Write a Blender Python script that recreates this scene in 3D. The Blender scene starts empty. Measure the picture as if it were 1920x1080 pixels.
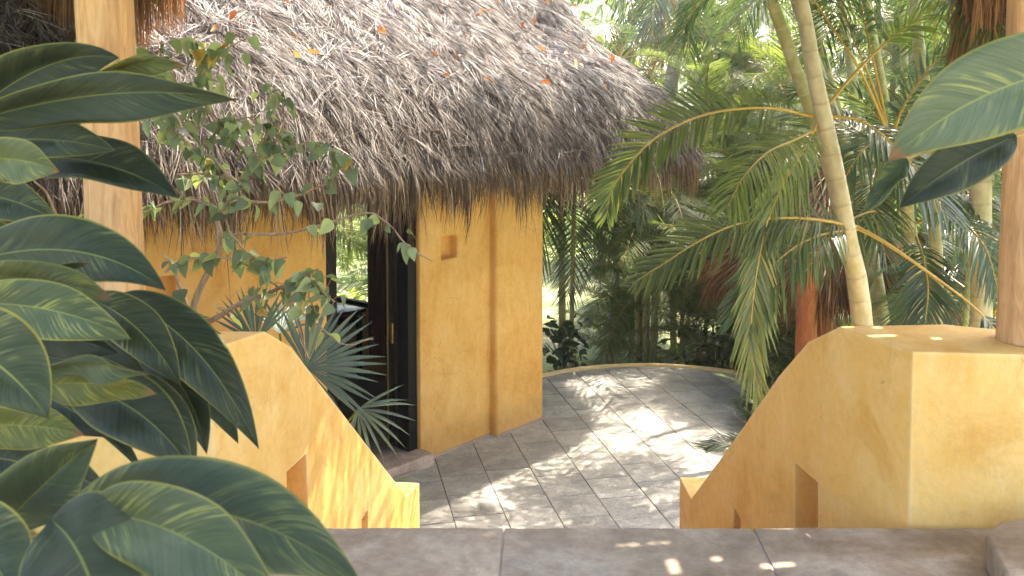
import bpy, bmesh, math, random
import numpy as np
from mathutils import Vector, Matrix, Euler

random.seed(7)
rng = np.random.default_rng(7)
scene = bpy.context.scene
COL = scene.collection
R = math.radians

# ---------------------------------------------------------------- camera, sky, sun, exposure
FPX, PITCH, EYE = 1665.0, R(3.0), 3.0
cam_d = bpy.data.cameras.new("camera")
cam = bpy.data.objects.new("camera", cam_d)
COL.objects.link(cam)
cam.location = (0, 0, EYE)
cam.rotation_euler = (R(90) - PITCH, 0, 0)
cam_d.sensor_width = 36
cam_d.lens = FPX / 1920 * 36
cam_d.shift_y = -0.116
cam_d.clip_end = 500
cam_d.clip_start = 0.05
cam_d.dof.use_dof = True
cam_d.dof.focus_distance = 7.5
cam_d.dof.aperture_fstop = 9.0
scene.camera = cam

SUN_DIR = Vector((0.42, 0.42, 0.80)).normalized()      # towards the sun
sun_el = math.asin(SUN_DIR.z)
sun_az = math.atan2(SUN_DIR.x, SUN_DIR.y)              # from +Y, clockwise
world = bpy.data.worlds.new("World")
scene.world = world
world.use_nodes = True
wn = world.node_tree.nodes
sky = wn.new("ShaderNodeTexSky")
sky.sky_type = 'NISHITA'
sky.sun_disc = False
sky.sun_elevation = sun_el
sky.sun_rotation = sun_az
sky.air_density = 1.0
sky.dust_density = 3.5
sky.ozone_density = 0.6
bg = wn["Background"]
world.node_tree.links.new(sky.outputs[0], bg.inputs[0])
bg.inputs[1].default_value = 0.15
sun_d = bpy.data.lights.new("sun", 'SUN')
sun_d.energy = 3.0
sun_d.angle = R(0.45)
sun_d.color = (1.0, 0.92, 0.80)
sun = bpy.data.objects.new("sun", sun_d)
COL.objects.link(sun)
sun.rotation_euler = SUN_DIR.to_track_quat('Z', 'Y').to_euler()
sun.location = (8, 8, 20)
vs = scene.view_settings
vs.view_transform = 'Standard'
vs.look = 'None'
vs.exposure = 2.9
vs.gamma = 1
vs.use_curve_mapping = False
vs.use_white_balance = True
vs.white_balance_temperature = 7000
scene.cycles.max_bounces = 10
scene.cycles.diffuse_bounces = 5
scene.cycles.transmission_bounces = 6
scene.cycles.use_denoising = True
scene.cycles.sample_clamp_indirect = 6


HAZE = 0.0029


def at(px, py, Y):
    """the point that lies Y metres ahead of the eye in the direction of photo pixel px, py"""
    u = (px - 960) / FPX
    v = -(py - 317) / FPX
    dy = math.cos(PITCH) + v * math.sin(PITCH)
    dz = -math.sin(PITCH) + v * math.cos(PITCH)
    return Vector((u * Y / dy, Y, EYE + dz * Y / dy))


# ---------------------------------------------------------------- object helpers
def tag(o, label=None, cat=None, group=None, kind=None):
    if label: o['label'] = label
    if cat: o['category'] = cat
    if group: o['group'] = group
    if kind: o['kind'] = kind
    return o


def empty(name, loc=(0, 0, 0), label=None, cat=None, group=None, kind=None):
    o = bpy.data.objects.new(name, None)
    COL.objects.link(o)
    o.location = loc
    o.empty_display_size = 0.1
    return tag(o, label, cat, group, kind)


def link(name, me, parent=None, mats=None):
    if mats is not None and len(me.materials) == 0:
        for m in (mats if isinstance(mats, (list, tuple)) else [mats]):
            me.materials.append(m)
    o = bpy.data.objects.new(name, me)
    COL.objects.link(o)
    if parent is not None:
        o.parent = parent
    return o


def np_mesh(name, V, F, smooth=True, col=None, uv=None, mi=None):
    """V (n,3), F (m,4) or list of (m,k) arrays; col per vertex float, uv per vertex"""
    Fs = F if isinstance(F, list) else [F]
    me = bpy.data.meshes.new(name)
    V = np.asarray(V, dtype=np.float32)
    me.vertices.add(len(V))
    me.vertices.foreach_set("co", V.ravel())
    loops = np.concatenate([f.ravel() for f in Fs]).astype(np.int32)
    tot = np.concatenate([np.full(len(f), f.shape[1], dtype=np.int32) for f in Fs])
    start = np.concatenate([[0], np.cumsum(tot)[:-1]]).astype(np.int32)
    me.loops.add(len(loops))
    me.loops.foreach_set("vertex_index", loops)
    me.polygons.add(len(tot))
    me.polygons.foreach_set("loop_start", start)
    me.polygons.foreach_set("loop_total", tot)
    if mi is not None:
        me.polygons.foreach_set("material_index", np.asarray(mi, dtype=np.int32))
    me.polygons.foreach_set("use_smooth", np.full(len(tot), smooth, dtype=bool))
    if col is not None:
        a = me.attributes.new("tint", 'FLOAT', 'POINT')
        a.data.foreach_set("value", np.asarray(col, dtype=np.float32))
    if uv is not None:
        l = me.uv_layers.new(name="UVMap")
        l.data.foreach_set("uv", np.asarray(uv, dtype=np.float32)[loops].ravel())
    me.update()
    me.validate()
    return me


def ribbons(P, S, fold=None):
    """P, S (N,K,3): centre line and half-width vector; returns V, F"""
    N, K, _ = P.shape
    if fold is None:
        V = np.stack([P - S, P + S], axis=2).reshape(-1, 3)
        c = 2
    else:
        V = np.stack([P - S + fold, P, P + S + fold], axis=2).reshape(-1, 3)
        c = 3
    base = (np.arange(N) * K * c)[:, None, None]
    k = (np.arange(K - 1) * c)[None, :, None]
    j = np.arange(c - 1)[None, None, :]
    a = base + k + j
    F = np.stack([a, a + 1, a + c + 1, a + c], axis=-1).reshape(-1, 4)
    return V, F, K * c


def tube_np(pts, rad, n=7, cap=False):
    pts = np.asarray(pts, dtype=float)
    K = len(pts)
    rad = np.broadcast_to(np.asarray(rad, dtype=float), (K,))
    T = np.gradient(pts, axis=0)
    T /= np.linalg.norm(T, axis=1)[:, None] + 1e-9
    ref = np.array([0, 0, 1.0]) if abs(T[0][2]) < 0.8 else np.array([0, 1.0, 0])
    A = np.cross(T, ref); A /= np.linalg.norm(A, axis=1)[:, None] + 1e-9
    B = np.cross(T, A)
    th = np.linspace(0, 2 * np.pi, n, endpoint=False)
    V = pts[:, None, :] + rad[:, None, None] * (np.cos(th)[None, :, None] * A[:, None, :] + np.sin(th)[None, :, None] * B[:, None, :])
    V = V.reshape(-1, 3)
    i = np.arange(K - 1)[:, None] * n
    j = np.arange(n)[None, :]
    j2 = (j + 1) % n
    F = np.stack([i + j, i + j2, i + n + j2, i + n + j], axis=-1).reshape(-1, 4)
    return V, F


def spline(pts, n):
    """Catmull-Rom through pts, n samples"""
    p = np.asarray([list(q) for q in pts], dtype=float)
    p = np.vstack([2 * p[0] - p[1], p, 2 * p[-1] - p[-2]])
    m = len(p) - 3
    t = np.linspace(0, m - 1e-6, n)
    i = t.astype(int); f = (t - i)[:, None]
    a, b, c, d = p[i], p[i + 1], p[i + 2], p[i + 3]
    return 0.5 * (2 * b + (c - a) * f + (2 * a - 5 * b + 4 * c - d) * f ** 2 + (3 * b - a - 3 * c + d) * f ** 3)


def prism(poly, z0, z1):
    """bmesh prism from plan polygon; z1 may be a list with a height per vertex"""
    bm = bmesh.new()
    n = len(poly)
    zt = z1 if isinstance(z1, (list, tuple)) else [z1] * n
    lo = [bm.verts.new((x, y, z0)) for x, y in poly]
    hi = [bm.verts.new((x, y, z)) for (x, y), z in zip(poly, zt)]
    bm.faces.new(lo[::-1]); bm.faces.new(hi)
    for i in range(n):
        j = (i + 1) % n
        bm.faces.new((lo[i], lo[j], hi[j], hi[i]))
    bmesh.ops.recalc_face_normals(bm, faces=bm.faces)
    return bm


def box_bm(x0, x1, y0, y1, z0, z1):
    return prism([(x0, y0), (x1, y0), (x1, y1), (x0, y1)], z0, z1)


def bm_mesh(bm, name, smooth=False):
    me = bpy.data.meshes.new(name)
    bm.to_mesh(me); bm.free()
    if smooth:
        me.polygons.foreach_set("use_smooth", [True] * len(me.polygons))
    return me


def bevel_bm(bm, w, seg=2):
    bmesh.ops.bevel(bm, geom=list(bm.edges), offset=w, segments=seg, affect='EDGES', profile=0.6, clamp_overlap=True)
    return bm


def solid(name, me, mats, parent=None, cutters=(), bevel=0.0, seg=3, M=None, sub=0):
    """link a mesh, cut holes in it, round its edges; result is baked to plain geometry"""
    tmp = bpy.data.objects.new("tmp", me)
    COL.objects.link(tmp)
    extra = []
    for c in cutters:
        co = bpy.data.objects.new("tmp_cut", c)
        COL.objects.link(co)
        m = tmp.modifiers.new("b", 'BOOLEAN'); m.operation = 'DIFFERENCE'; m.object = co; m.solver = 'EXACT'
        extra.append(co)
    if bevel:
        m = tmp.modifiers.new("v", 'BEVEL'); m.width = bevel; m.segments = seg
        m.limit_method = 'ANGLE'; m.angle_limit = R(25); m.harden_normals = False
    dg = bpy.context.evaluated_depsgraph_get()
    out = bpy.data.meshes.new_from_object(tmp.evaluated_get(dg))
    for c in extra:
        bpy.data.objects.remove(c)
    bpy.data.objects.remove(tmp)
    out.materials.clear()
    if M is not None:
        out.transform(M)
    if bevel:
        out.polygons.foreach_set("use_smooth", [True] * len(out.polygons))
        try:
            out.set_sharp_from_angle(angle=R(50))
        except Exception:
            pass
    return link(name, out, parent, mats)


# ---------------------------------------------------------------- materials
def new_mat(name):
    m = bpy.data.materials.new(name)
    m.use_nodes = True
    nt = m.node_tree
    b = nt.nodes["Principled BSDF"]
    return m, nt, b


def nd(nt, t, **kw):
    n = nt.nodes.new(t)
    for k, v in kw.items():
        setattr(n, k, v)
    return n


def noise(nt, scale, detail=5, rough=0.6, vec=None, dist=0.0):
    n = nd(nt, "ShaderNodeTexNoise")
    n.inputs['Scale'].default_value = scale
    n.inputs['Detail'].default_value = detail
    n.inputs['Roughness'].default_value = rough
    n.inputs['Distortion'].default_value = dist
    if vec is not None:
        nt.links.new(vec, n.inputs['Vector'])
    return n.outputs['Fac']


def ramp(nt, fac, stops, interp='LINEAR'):
    r = nd(nt, "ShaderNodeValToRGB")
    r.color_ramp.interpolation = interp
    el = r.color_ramp.elements
    while len(el) < len(stops):
        el.new(0.5)
    for e, (p, c) in zip(el, stops):
        e.position = p
        e.color = (*c, 1) if len(c) == 3 else c
    nt.links.new(fac, r.inputs[0])
    return r.outputs[0]


def g(v):
    return (v, v, v)


def mix(nt, fac, a, b, mode='MIX'):
    m = nd(nt, "ShaderNodeMix", data_type='RGBA', blend_type=mode)
    m.clamp_factor = True
    for sock, val in ((m.inputs[0], fac), (m.inputs[6], a), (m.inputs[7], b)):
        if hasattr(val, 'is_output'):
            nt.links.new(val, sock)
        elif isinstance(val, (int, float)):
            sock.default_value = val
        else:
            sock.default_value = (*val, 1)
    return m.outputs[2]


def math_n(nt, op, a, b=0.0, c=0.0, clamp=False):
    m = nd(nt, "ShaderNodeMath", operation=op)
    m.use_clamp = clamp
    for sock, val in zip(m.inputs, (a, b, c)):
        if hasattr(val, 'is_output'):
            nt.links.new(val, sock)
        else:
            sock.default_value = val
    return m.outputs[0]


def coords(nt, kind='Object', scale=(1, 1, 1)):
    tc = nd(nt, "ShaderNodeTexCoord")
    mp = nd(nt, "ShaderNodeMapping")
    mp.inputs['Scale'].default_value = scale
    nt.links.new(tc.outputs[kind], mp.inputs[0])
    return mp.outputs[0]


def bump(nt, b, h, strength=0.3, dist=0.01):
    n = nd(nt, "ShaderNodeBump")
    n.inputs['Strength'].default_value = strength
    n.inputs['Distance'].default_value = dist
    nt.links.new(h, n.inputs['Height'])
    nt.links.new(n.outputs[0], b.inputs['Normal'])
    return n


def obj_random(nt):
    return nd(nt, "ShaderNodeObjectInfo").outputs['Random']


def attr(nt, name):
    return nd(nt, "ShaderNodeAttribute", attribute_name=name).outputs['Fac']


def stucco(name, base=(0.82, 0.50, 0.155), pale=(0.85, 0.59, 0.26), deep=(0.78, 0.41, 0.085), rough=0.62):
    m, nt, b = new_mat(name)
    v = coords(nt)
    vs_ = coords(nt, scale=(1, 1, 0.35))
    big = noise(nt, 1.7, 5, 0.62, v, 0.4)
    mid = noise(nt, 7.0, 6, 0.65, vs_, 0.8)
    fine = noise(nt, 30, 5, 0.6, v)
    c = ramp(nt, big, [(0.30, deep), (0.5, base), (0.72, pale)])
    c2 = ramp(nt, mid, [(0.28, deep), (0.5, base), (0.75, pale)])
    c = mix(nt, 0.5, c, c2)
    sp = ramp(nt, fine, [(0.30, g(0.93)), (0.55, g(1.0)), (0.8, g(1.03))])
    c = mix(nt, 1.0, c, sp, 'MULTIPLY')
    geo = nd(nt, "ShaderNodeNewGeometry")
    sxyz = nd(nt, "ShaderNodeSeparateXYZ"); nt.links.new(geo.outputs['Position'], sxyz.inputs[0])
    trow = nd(nt, "ShaderNodeTexNoise"); trow.inputs['Scale'].default_value = 2.6; trow.inputs['Detail'].default_value = 7; trow.inputs['Roughness'].default_value = 0.72; trow.inputs['Distortion'].default_value = 0.5
    nt.links.new(v, trow.inputs['Vector'])
    tw = ramp(nt, trow.outputs['Fac'], [(0.34, (0.86, 0.76, 0.56)), (0.5, (1, 1, 1)), (0.68, (1.06, 1.10, 1.22))])
    c = mix(nt, 0.85, c, tw, 'MULTIPLY')
    # splash-back dirt where a wall meets terrace level
    dirt = math_n(nt, 'ADD', math_n(nt, 'MULTIPLY', sxyz.outputs[2], 3.2), math_n(nt, 'MULTIPLY', mid, -1.2))
    dk = ramp(nt, dirt, [(-0.0, g(0.22)), (0.30, g(0.0))])
    c = mix(nt, dk, c, (0.40, 0.24, 0.10))
    vo = nd(nt, "ShaderNodeTexVoronoi", feature='DISTANCE_TO_EDGE'); vo.inputs['Scale'].default_value = 1.3
    wv = nd(nt, "ShaderNodeVectorMath", operation='ADD')
    nz = nd(nt, "ShaderNodeTexNoise"); nz.inputs['Scale'].default_value = 5.0; nz.inputs['Detail'].default_value = 5
    nt.links.new(v, nz.inputs['Vector']); nt.links.new(v, wv.inputs[0])
    sc = nd(nt, "ShaderNodeVectorMath", operation='SCALE'); sc.inputs['Scale'].default_value = 0.35
    nt.links.new(nz.outputs['Color'], sc.inputs[0]); nt.links.new(sc.outputs[0], wv.inputs[1]); nt.links.new(wv.outputs[0], vo.inputs['Vector'])
    crack = math_n(nt, 'MULTIPLY', ramp(nt, vo.outputs['Distance'], [(0.002, g(1)), (0.006, g(0))]), ramp(nt, big, [(0.50, g(0)), (0.60, g(0.55))]))
    c = mix(nt, crack, c, (0.42, 0.20, 0.05))
    # rare dark spots and scuffs
    spot = ramp(nt, noise(nt, 23, 3, 0.5, v), [(0.74, g(0.0)), (0.79, g(1.0))])
    c = mix(nt, math_n(nt, 'MULTIPLY', spot, 0.45), c, (0.36, 0.17, 0.04))
    # worn, paler arrises
    bv = nd(nt, "ShaderNodeBevel", samples=4)
    bv.inputs['Radius'].default_value = 0.03
    ge = nd(nt, "ShaderNodeNewGeometry")
    dp = nd(nt, "ShaderNodeVectorMath", operation='DOT_PRODUCT')
    nt.links.new(bv.outputs[0], dp.inputs[0]); nt.links.new(ge.outputs['Normal'], dp.inputs[1])
    edge = math_n(nt, 'MULTIPLY', math_n(nt, 'SUBTRACT', 1.0, dp.outputs['Value']), 5.0, clamp=True)
    edge = math_n(nt, 'MULTIPLY', edge, ramp(nt, mid, [(0.3, g(0.15)), (0.6, g(0.75))]))
    c = mix(nt, edge, c, (0.86, 0.66, 0.36))
    nt.links.new(c, b.inputs['Base Color'])
    b.inputs['Roughness'].default_value = rough
    b.inputs['Specular IOR Level'].default_value = 0.35
    h = math_n(nt, 'ADD', math_n(nt, 'MULTIPLY', mid, 1.0), math_n(nt, 'MULTIPLY', fine, 0.25))
    h = math_n(nt, 'ADD', h, math_n(nt, 'MULTIPLY', big, 2.0))
    bump(nt, b, h, 0.35, 0.02)
    return m


def stone(name, c0, c1, c2, rough=0.75, scale=6, rand=0.25, bumps=0.3):
    m, nt, b = new_mat(name)
    v = coords(nt)
    # shift the pattern from slab to slab
    add = nd(nt, "ShaderNodeVectorMath", operation='ADD')
    rnd = obj_random(nt)
    cmb = nd(nt, "ShaderNodeCombineXYZ")
    k = math_n(nt, 'MULTIPLY', rnd, 37.0)
    nt.links.new(k, cmb.inputs[0]); nt.links.new(k, cmb.inputs[2])
    nt.links.new(v, add.inputs[0]); nt.links.new(cmb.outputs[0], add.inputs[1])
    v = add.outputs[0]
    n1 = noise(nt, scale, 6, 0.65, v, 0.5)
    n2 = noise(nt, scale * 6, 5, 0.7, v)
    n3 = noise(nt, scale * 0.35, 4, 0.6, v, 0.6)
    c = ramp(nt, n1, [(0.3, c0), (0.5, c1), (0.72, c2)])
    c = mix(nt, 1.0, c, ramp(nt, n2, [(0.3, g(0.72)), (0.6, g(1.05))]), 'MULTIPLY')
    c = mix(nt, 1.0, c, ramp(nt, n3, [(0.35, g(0.8)), (0.6, g(1.08))]), 'MULTIPLY')
    c = mix(nt, 1.0, c, ramp(nt, rnd, [(0, g(1 - rand)), (1, g(1 + rand * 0.5))]), 'MULTIPLY')
    nt.links.new(c, b.inputs['Base Color'])
    nt.links.new(ramp(nt, n1, [(0.3, g(rough - 0.15)), (0.7, g(min(1, rough + 0.12)))]), b.inputs['Roughness'])
    h = math_n(nt, 'ADD', n1, math_n(nt, 'MULTIPLY', n2, 0.4))
    bump(nt, b, h, bumps, 0.012)
    return m


def wood(name, c0, c1, c2, rough=0.7, zscale=0.12):
    m, nt, b = new_mat(name)
    v = coords(nt, scale=(1, 1, zscale))
    v2 = coords(nt, scale=(1, 1, 0.5))
    n1 = noise(nt, 26, 6, 0.65, v, 1.2)
    n2 = noise(nt, 5, 4, 0.6, v2, 0.6)
    knots = noise(nt, 11, 2, 0.5, v2)
    c = ramp(nt, n1, [(0.3, c0), (0.5, c1), (0.7, c2)])
    c = mix(nt, 1.0, c, ramp(nt, n2, [(0.3, g(0.8)), (0.65, g(1.08))]), 'MULTIPLY')
    k = ramp(nt, knots, [(0.70, g(0)), (0.75, g(1))])
    c = mix(nt, math_n(nt, 'MULTIPLY', k, 0.6), c, tuple(x * 0.4 for x in c0))
    nt.links.new(c, b.inputs['Base Color'])
    b.inputs['Roughness'].default_value = rough
    bump(nt, b, n1, 0.3, 0.006)
    return m


def plain(name, c, rough=0.5, metal=0.0, spec=0.5, var=0.15, scale=12):
    m, nt, b = new_mat(name)
    n = noise(nt, scale, 4, 0.6, coords(nt))
    cc = ramp(nt, n, [(0.3, tuple(x * (1 - var) for x in c)), (0.7, tuple(min(1, x * (1 + var)) for x in c))])
    nt.links.new(cc, b.inputs['Base Color'])
    b.inputs['Roughness'].default_value = rough
    b.inputs['Metallic'].default_value = metal
    b.inputs['Specular IOR Level'].default_value = spec
    return m


def blade_mat(name, stops, trans=0.45, tcol=None, rough=0.45, spec=0.4, objvar=0.25, tvar=1.0):
    """leaflets, strands: colour from the per-blade attribute 'tint' plus a per-object shift"""
    m, nt, b = new_mat(name)
    t = attr(nt, "tint")
    c = ramp(nt, t, stops)
    if objvar:
        c = mix(nt, 1.0, c, ramp(nt, obj_random(nt), [(0, g(1 - objvar)), (1, g(1 + objvar))]), 'MULTIPLY')
    nt.links.new(c, b.inputs['Base Color'])
    b.inputs['Roughness'].default_value = rough
    b.inputs['Specular IOR Level'].default_value = spec
    if trans:
        tr = nd(nt, "ShaderNodeBsdfTranslucent")
        tc = mix(nt, 1.0, c, tcol or (1.6, 1.7, 0.7), 'MULTIPLY')
        nt.links.new(tc, tr.inputs[0])
        ms = nd(nt, "ShaderNodeMixShader")
        ms.inputs[0].default_value = trans
        out = nt.nodes["Material Output"]
        nt.links.new(b.outputs[0], ms.inputs[1]); nt.links.new(tr.outputs[0], ms.inputs[2])
        nt.links.new(ms.outputs[0], out.inputs[0])
    return m


def ginger_mat(name, dark, mid, stripe, stripe_amt, tip=0.0):
    """broad leaf: u runs base to tip, v across (0.5 = midrib)"""
    m, nt, b = new_mat(name)
    uv = nd(nt, "ShaderNodeUVMap").outputs[0]
    sx = nd(nt, "ShaderNodeSeparateXYZ"); nt.links.new(uv, sx.inputs[0])
    u, v = sx.outputs[0], sx.outputs[1]
    s = math_n(nt, 'ABSOLUTE', math_n(nt, 'MULTIPLY', math_n(nt, 'SUBTRACT', v, 0.5), 2.0))     # 0 midrib .. 1 margin
    # slanted side veins: u - k*s
    w = math_n(nt, 'SUBTRACT', u, math_n(nt, 'MULTIPLY', s, 0.20))
    side = math_n(nt, 'MULTIPLY', math_n(nt, 'GREATER_THAN', v, 0.5), 7.3)
    rnd = math_n(nt, 'MULTIPLY', obj_random(nt), 50.0)
    cb = nd(nt, "ShaderNodeCombineXYZ")
    nt.links.new(math_n(nt, 'MULTIPLY', w, 55.0), cb.inputs[0])
    nt.links.new(math_n(nt, 'MULTIPLY', s, 0.8), cb.inputs[1])
    nt.links.new(math_n(nt, 'ADD', side, rnd), cb.inputs[2])
    streak = noise(nt, 1.0, 4, 0.65, cb.outputs[0])
    cb2 = nd(nt, "ShaderNodeCombineXYZ")
    nt.links.new(math_n(nt, 'MULTIPLY', w, 6.0), cb2.inputs[0])
    nt.links.new(s, cb2.inputs[1])
    nt.links.new(math_n(nt, 'ADD', side, rnd), cb2.inputs[2])
    patch = noise(nt, 1.0, 2, 0.5, cb2.outputs[0])
    c = ramp(nt, streak, [(0.3, dark), (0.62, mid)])
    k = math_n(nt, 'MULTIPLY', ramp(nt, streak, [(0.50, g(0)), (0.60, g(1))]), ramp(nt, patch, [(0.62 - 0.22 * stripe_amt, g(0)), (0.72 - 0.2 * stripe_amt, g(1))]))
    c = mix(nt, k, c, stripe)
    rib = ramp(nt, s, [(0.010, g(1)), (0.032, g(0))])
    c = mix(nt, math_n(nt, 'MULTIPLY', rib, 0.8), c, (0.30, 0.36, 0.10))
    edge = ramp(nt, s, [(0.93, g(0)), (0.97, g(1))])
    c = mix(nt, math_n(nt, 'MULTIPLY', edge, 0.8), c, (0.32, 0.33, 0.07))
    if tip:
        tp = ramp(nt, math_n(nt, 'ADD', u, math_n(nt, 'MULTIPLY', streak, 0.1)), [(1.0 - tip, g(0)), (1.03 - tip, g(1))])
        c = mix(nt, tp, c, (0.30, 0.17, 0.08))
    ob = ramp(nt, obj_random(nt), [(0.0, (0.50, 0.52, 0.38)), (0.5, (0.74, 0.72, 0.52)), (1.0, (1.12, 1.0, 0.66))])
    c = mix(nt, 1.0, c, ob, 'MULTIPLY')
    # dry brown specks
    spk = ramp(nt, noise(nt, 55, 2, 0.5, coords(nt)), [(0.74, g(0)), (0.78, g(1))])
    c = mix(nt, math_n(nt, 'MULTIPLY', spk, 0.6), c, (0.16, 0.10, 0.04))
    nt.links.new(c, b.inputs['Base Color'])
    b.inputs['Roughness'].default_value = 0.34
    b.inputs['Coat Weight'].default_value = 0.12
    b.inputs['Coat Roughness'].default_value = 0.3
    b.inputs['Specular IOR Level'].default_value = 0.5
    vein = nd(nt, "ShaderNodeTexWave")
    vein.bands_direction = 'X'
    vein.inputs['Scale'].default_value = 0.55
    vein.inputs['Distortion'].default_value = 0.6
    nt.links.new(cb.outputs[0], vein.inputs[0])
    h = math_n(nt, 'ADD', math_n(nt, 'MULTIPLY', vein.outputs['Fac'], 0.5), streak)
    bump(nt, b, h, 0.6, 0.004)
    tr = nd(nt, "ShaderNodeBsdfTranslucent")
    nt.links.new(mix(nt, 1.0, c, (1.5, 1.7, 0.6), 'MULTIPLY'), tr.inputs[0])
    ms = nd(nt, "ShaderNodeMixShader"); ms.inputs[0].default_value = 0.25
    nt.links.new(b.outputs[0], ms.inputs[1]); nt.links.new(tr.outputs[0], ms.inputs[2])
    nt.links.new(ms.outputs[0], nt.nodes["Material Output"].inputs[0])
    return m


def stem_mat(name, c0, c1, ring, period=0.16):
    m, nt, b = new_mat(name)
    uv = nd(nt, "ShaderNodeUVMap").outputs[0]
    sx = nd(nt, "ShaderNodeSeparateXYZ"); nt.links.new(uv, sx.inputs[0])
    n = noise(nt, 14, 5, 0.6, coords(nt, scale=(1, 1, 0.5)))
    c = ramp(nt, n, [(0.3, c0), (0.68, c1)])
    wob = math_n(nt, 'MULTIPLY', noise(nt, 6, 2, 0.5, coords(nt)), 0.25)
    f = math_n(nt, 'FRACT', math_n(nt, 'ADD', math_n(nt, 'DIVIDE', sx.outputs[0], period), wob))
    rg = ramp(nt, f, [(0.0, g(1)), (0.06, g(0.7)), (0.11, g(0)), (0.97, g(0)), (1.0, g(1))])
    c = mix(nt, math_n(nt, 'MULTIPLY', rg, 0.5), c, ring)
    c = mix(nt, math_n(nt, 'MULTIPLY', ramp(nt, noise(nt, 9, 4, 0.6, coords(nt)), [(0.5, g(0)), (0.62, g(1))]), 0.4), c, (0.5, 0.45, 0.34))
    nt.links.new(c, b.inputs['Base Color'])
    b.inputs['Roughness'].default_value = 0.55
    bump(nt, b, math_n(nt, 'ADD', rg, math_n(nt, 'MULTIPLY', n, 0.3)), 0.4, 0.006)
    return m


M_stucco = stucco("yellow_stucco")
M_stucco_hut = stucco("hut_stucco", base=(0.76, 0.43, 0.12), pale=(0.82, 0.53, 0.20), deep=(0.66, 0.32, 0.055))
M_slab = stone("brown_slab", (0.21, 0.145, 0.095), (0.38, 0.295, 0.215), (0.56, 0.485, 0.385), 0.6, 3.4, 0.10, 0.6)
M_tile = stone("grey_tile", (0.33, 0.315, 0.285), (0.43, 0.415, 0.38), (0.53, 0.515, 0.475), 0.8, 6.5, 0.14, 0.5)
M_joint = plain("joint", (0.10, 0.085, 0.07), 0.95)
M_post = wood("peeled_log", (0.40, 0.20, 0.08), (0.60, 0.34, 0.15), (0.70, 0.44, 0.22))
M_redpost = wood("red_post", (0.30, 0.085, 0.03), (0.42, 0.13, 0.045), (0.5, 0.18, 0.07))
M_black = plain("black_wood", (0.008, 0.007, 0.006), 0.5, spec=0.15)
M_desk = plain("desk_black", (0.015, 0.013, 0.012), 0.18)
M_brass = plain("brass", (0.55, 0.38, 0.14), 0.35, 1.0)
M_curtain = plain("curtain", (0.16, 0.035, 0.025), 0.9)
M_dim_stucco = plain("dim_stucco", (0.42, 0.27, 0.12), 0.85)  # yellow stucco browned to paint in the dimness of the room
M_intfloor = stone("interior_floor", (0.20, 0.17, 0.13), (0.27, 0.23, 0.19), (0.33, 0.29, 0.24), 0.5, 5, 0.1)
M_rim = plain("rim_paint", (0.80, 0.60, 0.30), 0.8, var=0.12)
M_mortar = plain("mortar", (0.40, 0.35, 0.30), 0.9)
M_thr = stone("threshold", (0.36, 0.25, 0.19), (0.46, 0.34, 0.27), (0.52, 0.41, 0.34), 0.7, 8, 0.1)
M_thatch = blade_mat("thatch_weathered", [(0.0, (0.022, 0.014, 0.010)), (0.2, (0.09, 0.066, 0.055)), (0.36, (0.115, 0.085, 0.066)), (0.46, (0.13, 0.125, 0.125)), (0.56, (0.22, 0.185, 0.165)), (0.66, (0.23, 0.23, 0.235)), (0.78, (0.36, 0.335, 0.315)), (0.93, (0.60, 0.58, 0.57)), (1.0, (0.44, 0.22, 0.12))],
                     trans=0.12, tcol=(1.1, 1.0, 0.85), rough=0.6, spec=0.3, objvar=0)
M_fringe = blade_mat("thatch_brown", [(0.0, (0.05, 0.026, 0.012)), (0.5, (0.17, 0.115, 0.07)), (0.85, (0.33, 0.245, 0.165)), (1.0, (0.50, 0.40, 0.29))],
                     trans=0.18, tcol=(1.2, 1.05, 0.8), rough=0.6, spec=0.3, objvar=0)
M_rust = blade_mat("thatch_rust", [(0.0, (0.06, 0.028, 0.012)), (0.5, (0.22, 0.115, 0.05)), (1.0, (0.42, 0.26, 0.13))],
                   trans=0.25, tcol=(1.35, 1.0, 0.65), rough=0.6, spec=0.3, objvar=0)
M_thatchbase = plain("thatch_underlay", (0.13, 0.095, 0.07), 0.95, var=0.5, scale=9)
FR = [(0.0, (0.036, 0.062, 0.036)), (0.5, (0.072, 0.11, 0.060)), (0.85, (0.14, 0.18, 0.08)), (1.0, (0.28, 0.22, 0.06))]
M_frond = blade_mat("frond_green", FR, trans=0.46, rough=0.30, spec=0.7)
M_frond_y = blade_mat("frond_yellow_green", [(0.0, (0.07, 0.10, 0.036)), (0.5, (0.125, 0.16, 0.06)), (0.88, (0.22, 0.24, 0.09)), (1.0, (0.42, 0.32, 0.08))], trans=0.5, rough=0.4, spec=0.45)  # paler leaf green, also painting sunlight onto fronds in the grove
M_frond_dry = blade_mat("frond_dry", [(0.0, (0.10, 0.055, 0.03)), (0.5, (0.26, 0.14, 0.065)), (1.0, (0.46, 0.28, 0.14))], trans=0.35, tcol=(1.5, 1.1, 0.7), rough=0.6)
M_fan = blade_mat("fan_green", [(0.0, (0.06, 0.10, 0.085)), (0.5, (0.10, 0.15, 0.125)), (1.0, (0.17, 0.21, 0.11))], trans=0.25, rough=0.4, spec=0.5)
M_rachis = plain("rachis_gold", (0.36, 0.245, 0.045), 0.45)
M_rachis_g = plain("rachis_green", (0.20, 0.22, 0.05), 0.45)
M_stem = stem_mat("cane_green", (0.24, 0.24, 0.085), (0.38, 0.36, 0.16), (0.50, 0.42, 0.24), 0.155)
M_stem_tan = stem_mat("cane_tan", (0.30, 0.265, 0.15), (0.43, 0.39, 0.26), (0.25, 0.20, 0.12), 0.17)
M_trunk = stem_mat("palm_trunk_grey", (0.34, 0.29, 0.24), (0.50, 0.45, 0.38), (0.24, 0.19, 0.15), 0.12)
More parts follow.
